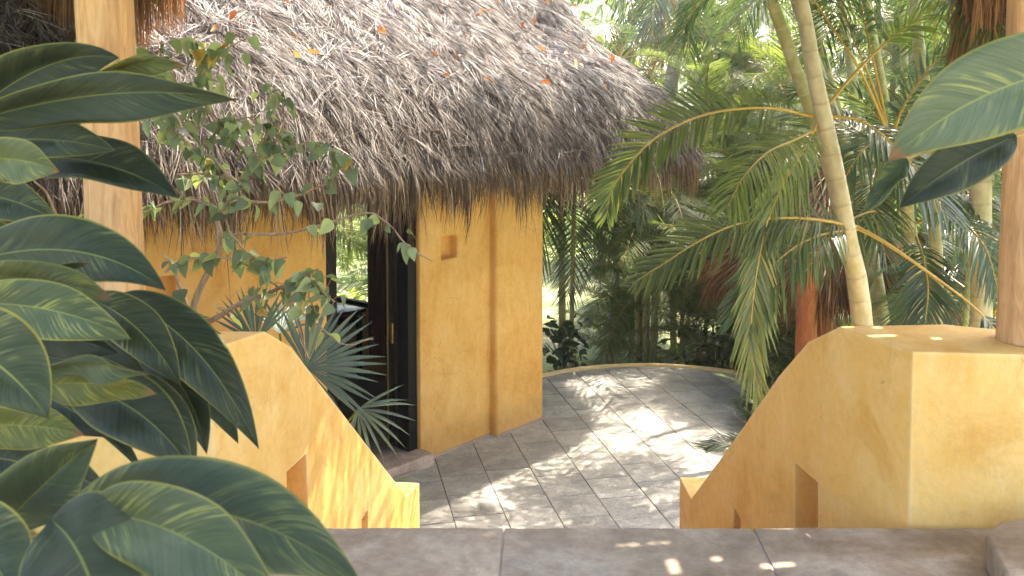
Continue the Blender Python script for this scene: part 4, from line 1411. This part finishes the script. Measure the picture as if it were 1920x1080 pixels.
def hero_palm():
    b = at(1640, 900, 6.0)
    root = empty("areca_palm", (b.x, 6.0, GZ), "large palm whose paired pale canes cross behind the flat-topped pier", "palm", "feathery palms around the terrace")
    loc = np.array(root.location)

    def st(pts, r0, r1, mat):
        P = [np.array(at(*p)) - loc for p in pts]
        return cane(root, P, r0, r1, mat)
    st([(1660, 1180, 6.0), (1618, 610, 5.9), (1590, 450, 5.8), (1560, 290, 5.75), (1526, 135, 5.7), (1502, 0, 5.7), (1450, -200, 5.7), (1420, -420, 5.6)], 0.074, 0.036, M_stem_tan)
    st([(1655, 1180, 6.1), (1612, 610, 6.12), (1580, 420, 6.1), (1540, 262, 6.05), (1492, 130, 6.0), (1446, 0, 6.0), (1370, -200, 5.9), (1280, -380, 5.7)], 0.058, 0.034, M_stem)
    st([(1720, 1180, 6.6), (1716, 610, 6.6), (1708, 450, 6.6), (1690, 330, 6.5), (1668, 270, 6.45)], 0.055, 0.045, M_stem)
    st([(1760, 1180, 6.9), (1757, 610, 6.9), (1752, 400, 6.9), (1738, 200, 6.8), (1722, 80, 6.8), (1712, -60, 6.8)], 0.055, 0.042, M_stem)
    st([(1838, 1180, 6.5), (1840, 610, 6.5), (1838, 340, 6.5), (1832, 60, 6.5), (1830, -100, 6.5)], 0.078, 0.07, M_stem_tan)
    G = [M_frond, M_rachis]
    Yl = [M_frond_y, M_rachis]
    # frond arching left over the thatch end
    hero_frond(root, [(1530, 220, 5.75), (1450, 203, 5.6), (1360, 207, 5.5), (1290, 226, 5.4), (1225, 262, 5.3), (1180, 308, 5.25), (1148, 355, 5.2), (1138, 400, 5.2)], 58, 0.30, 0.0125, 1, nrm=(0.15, -0.9, 0.4), mats=Yl, start=0.14, r0=0.012, droop=0.06, angle=(62, 18), jitter=0.06)
    # second one, lower
    hero_frond(root, [(1608, 425, 5.8), (1520, 410, 5.6), (1440, 410, 5.5), (1370, 424, 5.4), (1300, 458, 5.3), (1245, 494, 5.25), (1196, 524, 5.2)], 56, 0.34, 0.0125, 2, nrm=(0.0, -0.85, 0.45), mats=Yl, start=0.05, r0=0.012, droop=0.10, angle=(60, 20), jitter=0.07)
    # hanging ones; sunlight on the first is painted in by its yellower tint
    hero_frond(root, [(1440, 406, 5.5), (1425, 470, 5.4), (1412, 560, 5.3), (1408, 650, 5.25), (1424, 745, 5.2)], 60, 0.30, 0.0105, 3, nrm=(0.3, -0.9, 0.1), mats=Yl, start=0.04, r0=0.009, droop=0.35, angle=(45, 14), tint0=0.6)
    hero_frond(root, [(1532, 232, 5.7), (1500, 290, 5.6), (1468, 345, 5.55), (1445, 400, 5.5), (1432, 450, 5.5)], 46, 0.36, 0.0105, 4, nrm=(0.6, -0.7, 0.3), mats=Yl, start=0.08, r0=0.010, droop=0.5, angle=(50, 20))
    hero_frond(root, [(1535, 240, 5.75), (1490, 262, 5.5), (1440, 285, 5.3), (1395, 330, 5.1), (1365, 385, 5.0)], 50, 0.32, 0.0105, 5, nrm=(0.3, -0.3, 0.9), mats=Yl, start=0.1, r0=0.010, droop=0.35)
    hero_frond(root, [(1610, 430, 5.8), (1540, 440, 5.6), (1480, 470, 5.5), (1420, 530, 5.4), (1380, 600, 5.3)], 54, 0.34, 0.0105, 6, nrm=(0.2, -0.5, 0.8), mats=G, start=0.1, r0=0.010, droop=0.4)
    # right-hand fronds
    hero_frond(root, [(1605, 425, 5.8), (1660, 455, 5.7), (1740, 510, 5.6), (1820, 570, 5.5), (1868, 620, 5.4)], 20, 0.2, 0.010, 7, nrm=(0.0, -0.4, 0.9), mats=G, start=0.86, r0=0.016, droop=0.3)
    hero_frond(root, [(1560, 218, 5.75), (1610, 225, 5.7), (1660, 258, 5.6), (1720, 320, 5.5), (1770, 400, 5.4)], 38, 0.42, 0.013, 8, nrm=(0.0, -0.4, 0.9), mats=G, start=0.35, r0=0.012, droop=0.3)
    for k, pts in enumerate([
        [(1668, 265, 6.45), (1640, 190, 6.35), (1600, 110, 6.2), (1560, 50, 6.1), (1500, -30, 5.9), (1420, -70, 5.8)],
        [(1668, 265, 6.45), (1652, 180, 6.4), (1630, 80, 6.3), (1612, 0, 6.2), (1585, -120, 6.1)],
        [(1668, 265, 6.45), (1645, 185, 6.4), (1610, 95, 6.3), (1570, 0, 6.2), (1510, -90, 6.1)],
        [(1545, 205, 5.9), (1600, 140, 5.9), (1650, 90, 5.9), (1700, 50, 5.9), (1790, -10, 5.8), (1860, 0, 5.7)],
        [(1668, 265, 6.45), (1700, 190, 6.4), (1760, 110, 6.3), (1840, 60, 6.2), (1910, 70, 6.1)],
        [(1716, 420, 6.6), (1760, 400, 6.4), (1810, 420, 6.2), (1850, 470, 6.0), (1870, 540, 5.9)],
        [(1716, 420, 6.6), (1670, 400, 6.4), (1620, 400, 6.2), (1560, 440, 6.0), (1510, 510, 5.9)],
        [(1716, 440, 6.6), (1730, 480, 6.3), (1740, 540, 6.1), (1735, 600, 6.0)],
        [(1757, 330, 6.9), (1800, 350, 6.7), (1850, 400, 6.5), (1880, 480, 6.4)],
        [(1757, 330, 6.9), (1800, 290, 6.7), (1860, 290, 6.5), (1910, 340, 6.4)],
        [(1757, 300, 6.9), (1720, 250, 6.7), (1680, 240, 6.5), (1620, 280, 6.3), (1580, 340, 6.2)],
    ]):
        hero_frond(root, pts, 54, 0.36, 0.0095, 20 + k, nrm=(0.0, -0.35, 0.95), mats=G if k % 3 else Yl, start=0.45 if k < 4 else 0.15, r0=0.013, droop=0.35)
    # crowns above the frame: they shade the terrace and the landing
    rs = np.random.default_rng(77)
    for tp in ((at(1420, -420, 5.6)), (at(1280, -380, 5.7)), at(1712, -60, 6.8)):
        crown(root, np.array(tp) - loc, None, 19, V_areca, rs, elev=(-5, 70), scale=(0.95, 1.2), yaw0=rs.uniform(0, 6))


hero_palm()
areca(3.6, 7.3, GZ, 4, (2.0, 3.6), "palm with dark fronds crowding behind the right-hand post", 51, V_near, nf=8, fs=(0.8, 1.0))
areca(2.75, 8.0, GZ, 3, (0.2, 0.9), "low young palm sprouting beside the right stair wall", 52, V_near, nf=7, fs=(0.5, 0.7), elev=(20, 80), r=0.02)
areca(5.6, 13.4, GZ, 5, (4.6, 6.4), "tall palm leaning high over the terrace", 53, V_areca, nf=9, fs=(1.0, 1.3), r=0.05)

def tall_areca(bx, by, tops, label, seed, **kw):  # crowns added high over the terrace to break up the sun
    rs = np.random.default_rng(seed)
    root = empty("areca_palm", (bx, by, GZ), label, "palm", "feathery palms around the terrace")
    for i, (tx, ty, tz) in enumerate(tops):
        t = (tx - bx, ty - by, tz - GZ)
        cane(root, [(0.15 * i, 0.1 * i, -0.05), (t[0] * 0.35 + 0.1 * i, t[1] * 0.35, t[2] * 0.5), t], 0.05, 0.038, M_stem)
        crown(root, t, None, 8, V_areca, rs, elev=(0, 72), scale=(0.9, 1.2), yaw0=rs.uniform(0, 6))


tall_areca(3.7, 8.6, [(3.2, 8.9, 4.7), (2.9, 9.6, 5.2), (2.25, 8.2, 5.0)], "tall slender-caned palm arching over the terrace from beyond its right edge", 91)

tall_areca(4.7, 10.7, [(3.9, 10.9, 4.9), (4.1, 9.5, 5.1), (3.0, 7.9, 4.7)], "tall palm beyond the terrace's right edge whose crowns spread above the picture", 93)

# ---------------------------------------------------------------- shrub in front of the hut
def shrub_leaf_meshes():
    out = []
    for s in range(5):
        rs = np.random.default_rng(60 + s)
        K = 8
        t = np.linspace(0, 1, K)
        P = np.stack([t, 0.06 * np.sin(t * 3) * (s - 2), -0.22 * t ** 2 + 0.05 * np.sin(t * 5 + s)], -1)[None]
        w = np.interp(t, [0, 0.08, 0.3, 0.6, 0.85, 1], [0.10, 0.30, 0.37, 0.27, 0.10, 0.01])
        S = np.zeros((1, K, 3)); S[0, :, 1] = w
        fold = np.zeros((1, K, 3)); fold[0, :, 2] = w * (0.25 + 0.12 * s)
        V, F, k = ribbons(P, S, fold)
        me = np_mesh("leaf", V, F, col=np.full(len(V), [0.15, 0.35, 0.5, 0.7, 0.93][s])); me.materials.append(M_shrubleaf)
        out.append(me)
    return out


def shrub():
    base = at(365, 620, 4.55)
    root = empty("climbing_shrub", (base.x, 4.55, -0.03), "straggly shrub with heart-shaped leaves and bare twigs growing up before the hut", "shrub")
    loc = np.array(root.location)
    LM = shrub_leaf_meshes()
    Yd = 4.5
    br = [  # (points px,py,depth), r0, r1, leaf density per 100 px, spread
        ([(372, 1150, 4.5), (368, 800, 4.52), (365, 620, 4.5), (372, 560, 4.5), (400, 500, 4.5), (418, 450, 4.5), (415, 400, 4.5)], 0.025, 0.012, 0, 0),
        ([(355, 640, 4.55), (350, 600, 4.5), (342, 560, 4.5), (325, 510, 4.5), (305, 480, 4.5)], 0.013, 0.006, 3, 10),
        ([(365, 610, 4.5), (400, 600, 4.45), (450, 570, 4.4), (510, 545, 4.35), (560, 520, 4.3), (600, 505, 4.3)], 0.017, 0.006, 6, 20),
        ([(418, 450, 4.5), (450, 438, 4.5), (520, 437, 4.45), (590, 425, 4.4), (650, 408, 4.4), (695, 402, 4.35), (735, 430, 4.3), (770, 465, 4.3), (808, 490, 4.3)], 0.0085, 0.0032, 1.6, 10),
        ([(310, 510, 4.45), (330, 497, 4.42), (370, 490, 4.4), (420, 490, 4.4), (460, 503, 4.4), (500, 530, 4.35), (540, 560, 4.3)], 0.008, 0.004, 4, 14),
        ([(480, 497, 4.4), (510, 488, 4.4), (540, 484, 4.4)], 0.006, 0.004, 6, 10),
        ([(415, 400, 4.5), (440, 380, 4.45), (500, 385, 4.45), (560, 370, 4.4), (620, 345, 4.4)], 0.009, 0.004, 5, 18),
        ([(415, 400, 4.5), (440, 340, 4.5), (480, 300, 4.5), (430, 260, 4.5), (395, 215, 4.5), (370, 160, 4.5), (395, 115, 4.5), (450, 75, 4.5)], 0.010, 0.003, 9, 26),
        ([(415, 400, 4.5), (380, 380, 4.5), (330, 380, 4.5), (270, 396, 4.5)], 0.009, 0.005, 4, 22),
        ([(440, 340, 4.5), (400, 300, 4.45), (350, 270, 4.4), (310, 240, 4.4), (290, 200, 4.4)], 0.008, 0.003, 11, 30),
        ([(440, 350, 4.5), (420, 330, 4.55), (380, 320, 4.55), (340, 320, 4.5)], 0.008, 0.003, 12, 26),
        ([(480, 300, 4.5), (520, 260, 4.45), (530, 215, 4.45), (512, 165, 4.4)], 0.008, 0.003, 11, 22),
        ([(480, 300, 4.5), (530, 290, 4.4), (580, 270, 4.4), (640, 300, 4.35), (660, 330, 4.3)], 0.007, 0.003, 9, 20),
        ([(470, 300, 4.5), (500, 250, 4.5), (470, 220, 4.5), (430, 230, 4.5)], 0.007, 0.003, 12, 26),
        ([(540, 560, 4.3), (570, 590, 4.25), (600, 615, 4.2), (640, 640, 4.2), (690, 630, 4.2)], 0.005, 0.0025, 1, 6),
        ([(560, 520, 4.3), (575, 560, 4.25), (590, 590, 4.25)], 0.006, 0.003, 12, 22),
        ([(560, 515, 4.3), (590, 530, 4.25), (625, 560, 4.2)], 0.006, 0.003, 12, 20),
        ([(415, 400, 4.5), (430, 440, 4.4), (460, 470, 4.4), (480, 480, 4.4)], 0.007, 0.003, 8, 24),
        ([(540, 560, 4.3), (555, 620, 4.3), (575, 670, 4.25), (560, 640, 4.25)], 0.005, 0.003, 0, 8),
        ([(260, 415, 4.5), (200, 400, 4.4), (130, 420, 4.3), (90, 360, 4.25), (60, 330, 4.2)], 0.009, 0.004, 1, 12),
        ([(395, 215, 4.5), (350, 190, 4.5), (320, 130, 4.5), (300, 95, 4.5)], 0.006, 0.003, 9, 24),
        ([(395, 115, 4.5), (360, 80, 4.5), (350, 60, 4.5)], 0.005, 0.003, 9, 18),
    ]
    rs = np.random.default_rng(5)
    nleaf = 0
    for pts, r0, r1, dens, sp in br:
        P = px_path(pts, 30)
        P = P + np.cumsum(rs.normal(0, 0.0022, P.shape), axis=0)
        V, F = tube_np(P - loc, np.linspace(r0, r1, 30) * rs.uniform(0.92, 1.08, 30), 7)
        link("branch", np_mesh("branch", V, F), root, M_bark)
        if not dens: continue
        length = sum(math.hypot(pts[i + 1][0] - pts[i][0], pts[i + 1][1] - pts[i][1]) for i in range(len(pts) - 1))
        for k in range(int(length / 100 * dens * 1.75)):
            q = rs.uniform(0.12, 1.0) * 29
            i = min(28, int(q)); p = P[i] * (1 - q + i) + P[i + 1] * (q - i)
            off = rs.normal(0, 1, 3); off /= np.linalg.norm(off)
            p2 = p + off * abs(rs.normal(0, sp / FPX * 4.4 * 0.8)) * np.array([1, 0.8, 1])
            me = LM[min(4, int(rs.choice([0, 1, 2, 3, 4], p=[0.28, 0.30, 0.24, 0.16, 0.02])))]
            o = link("leaf", me, root)
            o.location = Vector(p2 - loc)
            yaw = math.atan2(off[1], off[0]) + rs.normal(0, 0.5)
            o.rotation_euler = (rs.normal(0, 0.6), rs.uniform(0.1, 1.3), yaw)
            s = rs.uniform(0.055, 0.105)
            o.scale = (s, s, s)
            nleaf += 1
            if k % 3 == 0 and sp > 10:
                V, F = tube_np([p - loc, (p + p2) / 2 - loc + np.array([0, 0, 0.005]), p2 - loc], [0.0022, 0.0018, 0.0014], 4)
                link("twig", np_mesh("twig", V, F), root, M_bark)
    print("shrub leaves", nleaf)


shrub()


# ---------------------------------------------------------------- fan palm behind the left stair wall
def fan_leaf(center, axis_px, rad, a0, a1, nseg, nrm, seed, root, droop=0.15, tint0=0.4, cut=0.5):
    """palmate blade: centre point, in-plane directions spanning a0..a1 degrees (0 = right, 90 = up) in a plane facing nrm"""
    rs = np.random.default_rng(seed)
    c = np.array(center)
    n = np.array(nrm, dtype=float); n /= np.linalg.norm(n)
    ex = np.cross(np.array([0, 0, 1.0]), n); ex /= np.linalg.norm(ex)
    ex = -ex if ex[0] < 0 else ex
    ey = np.cross(n, ex); ey = -ey if ey[2] < 0 else ey
    a = np.radians(np.linspace(a0, a1, nseg)) + rs.normal(0, 0.02, nseg)
    D = np.cos(a)[:, None] * ex + np.sin(a)[:, None] * ey + n * rs.normal(0.10, 0.06, nseg)[:, None]
    D /= np.linalg.norm(D, axis=1)[:, None]
    SD = np.cross(np.broadcast_to(n, D.shape), D)
    L = rad * (0.86 + 0.14 * np.sin(np.linspace(0, np.pi, nseg))) * rs.uniform(0.92, 1.05, nseg)
    K = 7
    t = np.linspace(0, 1, K)
    P = c + D[:, None, :] * (L[:, None] * t)[:, :, None] + np.array([0, 0, -1.0]) * ((L * droop * rs.uniform(0.3, 1.8, nseg))[:, None] * t ** 2.5)[:, :, None]
    da = abs(math.radians(a1 - a0)) / nseg
    wj = np.tan(da / 2) * np.minimum(t, cut) * 1.0
    prof = np.where(t <= cut, wj, wj.max() * np.interp(t, [cut, 0.7, 1.0], [1.0, 0.75, 0.05]))
    prof[0] = 0.002
    S = SD[:, None, :] * (L[:, None] * prof)[:, :, None]
    f = n * 0.0 + np.zeros((nseg, K, 3)) + n * (L[:, None] * prof * 0.28)[:, :, None]
    V, F, k = ribbons(P, S, f)
    loc = np.array(root.location)
    me = np_mesh("fan_leaf", V - loc, F, col=np.repeat(np.clip(rs.normal(tint0, 0.15, nseg), 0, 1), k))
    return link("fan_leaf", me, root, M_fan)


def fan_palm():
    b = at(590, 900, 5.6)
    root = empty("fan_palm", (b.x - 0.15, 5.75, -0.03), "blue-green fan palm spreading its leaves before the dark doorway", "palm")
    loc = np.array(root.location)
    cs = []
    c1 = at(575, 690, 5.15); fan_leaf(c1, None, 0.47, -75, 120, 26, (0.25, -0.9, 0.25), 1, root, 0.1, 0.35); cs.append(c1)
    c2 = at(480, 640, 5.25); fan_leaf(c2, None, 0.36, 45, 150, 15, (0.1, -0.9, 0.3), 2, root, 0.05, 0.25); cs.append(c2)
    c3 = at(672, 766, 5.25); fan_leaf(c3, None, 0.36, -115, 28, 12, (0.15, -0.75, 0.6), 3, root, 0.12, 0.6, 0.3); cs.append(c3)
    c4 = at(728, 900, 5.75); fan_leaf(c4, None, 0.27, -40, 25, 6, (-0.1, -0.4, 0.9), 4, root, 0.1, 0.6, 0.3); cs.append(c4)
    c5 = at(525, 625, 5.4); fan_leaf(c5, None, 0.33, 20, 130, 12, (0.2, -0.5, 0.8), 5, root, 0.05, 0.5); cs.append(c5)
    for c in cs:
        c = np.array(c)
        s = np.array([loc[0], loc[1], 0.0])
        m = (s + c) / 2 + np.array([0, 0, 0.25])
        V, F = tube_np(spline([s, m, c], 14) - loc, [0.010] * 7 + [0.007] * 7, 6)
        link("petiole", np_mesh("petiole", V, F), root, M_rachis_g)
    V, F = tube_np([(0, 0, -0.1), (0, 0, 0.15), (0, 0, 0.35)], [0.09, 0.08, 0.04], 10)
    link("trunk", np_mesh("trunk", V, F), root, M_bark)


fan_palm()


# ---------------------------------------------------------------- ginger plants in the foreground
def broad_leaf(root, base, ctrl, tip, width_px, roll, mat, seed, cup=0.22, wave=0.015, peak=0.45, name="leaf"):
    """base, ctrl, tip: (px, py, depth); width in photo pixels; roll turns the blade about its midrib (degrees, 0 = faces the eye)"""
    rs = np.random.default_rng(seed)
    K, J = 22, 9
    b, c, t_ = (np.array(at(*q)) for q in (base, ctrl, tip))
    t = np.linspace(0, 1, K)[:, None]
    P = (1 - t) ** 2 * b + 2 * t * (1 - t) * c + t ** 2 * t_
    T = np.gradient(P, axis=0); T /= np.linalg.norm(T, axis=1)[:, None]
    view = P - np.array([0, 0, EYE]); view /= np.linalg.norm(view, axis=1)[:, None]
    S = np.cross(T, view); S /= np.linalg.norm(S, axis=1)[:, None]
    N = np.cross(S, T)
    N = np.where((N * view).sum(1)[:, None] > 0, -N, N)
    ra = R(roll) * (1 + 0.25 * np.sin(np.linspace(0, 2, K)))[:, None]
    S2 = S * np.cos(ra) + N * np.sin(ra); N2 = N * np.cos(ra) - S * np.sin(ra)
    dep = (base[2] + tip[2]) / 2
    hw = width_px / FPX * dep / 2 / max(0.35, math.cos(R(roll)))
    tt = t[:, 0]
    prof = np.clip(np.sin(np.pi * tt ** (math.log(0.5) / math.log(peak))), 0, 1) ** np.interp(tt, [0, 0.5, 1], [0.72, 0.72, 0.95])
    prof = prof * hw + 0.003 * (1 - tt)
    s = np.linspace(-1, 1, J)
    ph = rs.uniform(0, 6)
    V = np.zeros((K, J, 3))
    for j, sj in enumerate(s):
        V[:, j, :] = P + S2 * (prof * sj)[:, None] + N2 * (prof * cup * (abs(sj) ** 1.3))[:, None] \
            + N2 * (wave * abs(sj) * np.sin(tt * 9 + ph + 2 * np.sign(sj)) * np.sin(np.pi * tt))[:, None] \
            - N2 * (0.010 * (1 - abs(sj)) ** 3 * (prof / max(hw, 1e-4)))[:, None]
    uv = np.stack(np.broadcast_arrays(tt[:, None], (s[None, :] + 1) / 2), -1).reshape(-1, 2)
    i, j = np.meshgrid(np.arange(K - 1), np.arange(J - 1), indexing='ij')
    a = (i * J + j).ravel()
    F = np.stack([a, a + 1, a + J + 1, a + J], -1)
    me = np_mesh(name, V.reshape(-1, 3) - np.array(root.location), F, uv=uv)
    o = link(name, me, root, M_ginger[mat])
    m = o.modifiers.new("thick", 'SOLIDIFY'); m.thickness = 0.0008
    # a rounded midrib on the back and a short stalk
    Vt, Ft = tube_np(P - N2 * 0.003 - np.array(root.location), np.linspace(0.0035, 0.0008, K), 6)
    return o


def ginger_left():
    root = empty("ginger_plant", (-1.55, 1.7, 1.30), "variegated ginger plant with big striped dark green leaves filling the left side", "plant")
    D, Vg, Yw, Tp = 0, 1, 2, 3
    L = [
        # base, ctrl, tip, width, roll, mat
        ((-70, 235, 1.75), (200, 150, 1.7), (446, 187, 1.65), 92, 20, D),
        ((-90, 250, 1.95), (80, 85, 1.85), (225, 108, 1.8), 110, 15, D),
        ((120, 190, 1.82), (220, 105, 1.8), (350, 122, 1.78), 46, 30, Yw),
        ((-90, 275, 1.9), (80, 240, 1.85), (216, 282, 1.8), 88, -10, D),
        ((-80, 300, 1.6), (30, 290, 1.6), (112, 322, 1.6), 86, 10, Tp),
        ((30, 300, 2.0), (190, 270, 1.95), (336, 372, 1.9), 96, -20, D),
        ((-90, 360, 1.9), (20, 360, 1.85), (110, 416, 1.8), 84, 0, D),
        ((-80, 500, 1.75), (150, 415, 1.7), (312, 545, 1.65), 122, -5, D),
        ((-60, 545, 1.65), (60, 505, 1.6), (168, 493, 1.6), 46, 35, Yw),
        ((-80, 540, 1.6), (70, 505, 1.55), (212, 560, 1.5), 84, 10, Yw),
        ((-80, 570, 1.5), (100, 560, 1.5), (246, 636, 1.5), 104, 5, Vg),
        ((-60, 610, 1.62), (100, 620, 1.6), (228, 664, 1.58), 80, 10, D),
        ((-120, 640, 1.25), (-10, 640, 1.25), (92, 785, 1.25), 170, -5, D),
        ((50, 700, 1.55), (160, 680, 1.5), (280, 702, 1.45), 40, 35, Tp),
        ((60, 725, 1.6), (180, 715, 1.55), (294, 738, 1.5), 60, 20, Yw),
        ((110, 715, 1.8), (270, 740, 1.75), (360, 882, 1.7), 122, 0, D),
        ((170, 560, 1.95), (270, 600, 1.9), (338, 722, 1.85), 88, 0, D),
        ((215, 563, 2.05), (370, 600, 2.0), (486, 842, 1.95), 104, 5, D),
        ((300, 640, 2.15), (400, 720, 2.1), (447, 832, 2.05), 60, 10, D),
        ((250, 640, 2.1), (360, 700, 2.05), (388, 852, 2.0), 74, 0, D),
        ((240, 700, 2.0), (340, 760, 2.0), (366, 880, 1.95), 60, 0, D),
        ((-70, 800, 1.5), (50, 790, 1.5), (158, 815, 1.5), 86, 5, Yw),
        ((-90, 1090, 1.2), (60, 920, 1.15), (184, 822, 1.12), 150, 5, Vg),
        ((60, 880, 1.5), (130, 880, 1.5), (205, 925, 1.45), 80, 5, D),
        ((120, 985, 1.05), (400, 880, 1.0), (680, 1095, 0.98), 190, 5, Vg),
        ((165, 965, 0.97), (330, 960, 0.93), (540, 1150, 0.92), 160, 10, Vg),
        ((95, 975, 0.97), (170, 1030, 0.93), (200, 1230, 0.9), 230, 5, D),
        ((-100, 1000, 1.1), (-20, 1020, 1.05), (30, 1130, 1.0), 170, 5, D),
        ((270, 610, 2.2), (350, 600, 2.2), (416, 626, 2.2), 34, 20, D),
        ((200, 600, 2.25), (300, 625, 2.25), (385, 690, 2.2), 60, 20, D),
        ((60, 640, 2.1), (180, 650, 2.1), (290, 720, 2.1), 100, 0, D),
        ((0, 720, 2.0), (120, 740, 2.0), (200, 820, 2.0), 110, 0, D),
        ((-60, 620, 2.3), (60, 600, 2.3), (200, 640, 2.3), 120, 0, D),
        ((-60, 860, 1.9), (40, 850, 1.9), (110, 900, 1.9), 110, 0, D),
        ((120, 760, 2.3), (210, 790, 2.3), (270, 890, 2.3), 26, 0, D),
        ((-80, 430, 2.2), (-10, 450, 2.2), (60, 520, 2.2), 90, 0, D),
        ((60, 560, 2.3), (200, 590, 2.3), (330, 640, 2.3), 80, 10, D),
        ((100, 600, 2.4), (220, 660, 2.4), (300, 760, 2.4), 110, 10, D),
    ]
    for i, (b, c, t, w, roll, m) in enumerate(L):
        broad_leaf(root, b, c, t, w, roll, m, 200 + i)
    loc = np.array(root.location)
    for pts, r in [
        ([(-300, 1300, 1.5), (-60, 1060, 1.15), (60, 1000, 1.08), (165, 965, 1.03)], 0.006),
        ([(-420, 1200, 1.9), (-200, 700, 1.8), (-100, 330, 1.85), (-80, 240, 1.8)], 0.012),
        ([(-420, 1200, 1.8), (-240, 800, 1.75), (-120, 560, 1.7)], 0.012),
        ([(-420, 1200, 2.1), (-150, 800, 2.1), (110, 640, 2.1), (215, 563, 2.05)], 0.010),
        ([(-420, 1200, 1.9), (-100, 860, 1.85), (60, 740, 1.8), (110, 715, 1.8)], 0.009),
        ([(-80, 240, 1.8), (60, 195, 1.78), (130, 180, 1.8), (222, 112, 1.8)], 0.004),
    ]:
        P = px_path(pts, 20)
        V, F = tube_np(P - loc, np.linspace(r, r * 0.6, 20), 8)
        link("stem", np_mesh("stem", V, F), root, M_gstem)


ginger_left()


def ginger_right():
    b = at(2150, 300, 1.6)
    root = empty("ginger_plant", (1.9, 1.9, 1.5), "variegated ginger plant leaning in at the right edge with three leaves showing", "plant")
    broad_leaf(root, (2110, 120, 1.55), (1860, 120, 1.5), (1664, 303, 1.5), 172, 5, 3, 301, cup=0.18)
    broad_leaf(root, (1905, 255, 1.75), (1790, 300, 1.7), (1686, 390, 1.7), 92, 0, 0, 302)
    broad_leaf(root, (1700, 298, 1.72), (1665, 340, 1.7), (1620, 398, 1.68), 40, 15, 1, 303)
    loc = np.array(root.location)
    for pts in ([(2300, 900, 1.9), (2230, 400, 1.7), (2110, 120, 1.55)], [(2230, 400, 1.7), (2100, 200, 1.72), (1905, 255, 1.75)], [(2040, 205, 1.73), (1850, 240, 1.76), (1700, 298, 1.72)]):
        P = px_path(pts, 16)
        V, F = tube_np(P - loc, np.linspace(0.008, 0.003, 16), 8)
        link("stem", np_mesh("stem", V, F), root, M_gstem)


ginger_right()


# ---------------------------------------------------------------- sunny air
def haze():
    m = bpy.data.materials.new("haze")
    m.use_nodes = True
    nt = m.node_tree
    nt.nodes.remove(nt.nodes["Principled BSDF"])
    v = nd(nt, "ShaderNodeVolumePrincipled")
    v.inputs['Color'].default_value = (0.95, 0.95, 0.92, 1)
    v.inputs['Density'].default_value = HAZE
    v.inputs['Anisotropy'].default_value = 0.5
    nt.links.new(v.outputs[0], nt.nodes["Material Output"].inputs['Volume'])
    bm = box_bm(-230, 230, -220, 240, -4, 16)
    tag(link("haze", bm_mesh(bm, "haze"), None, m), kind='stuff')


haze()
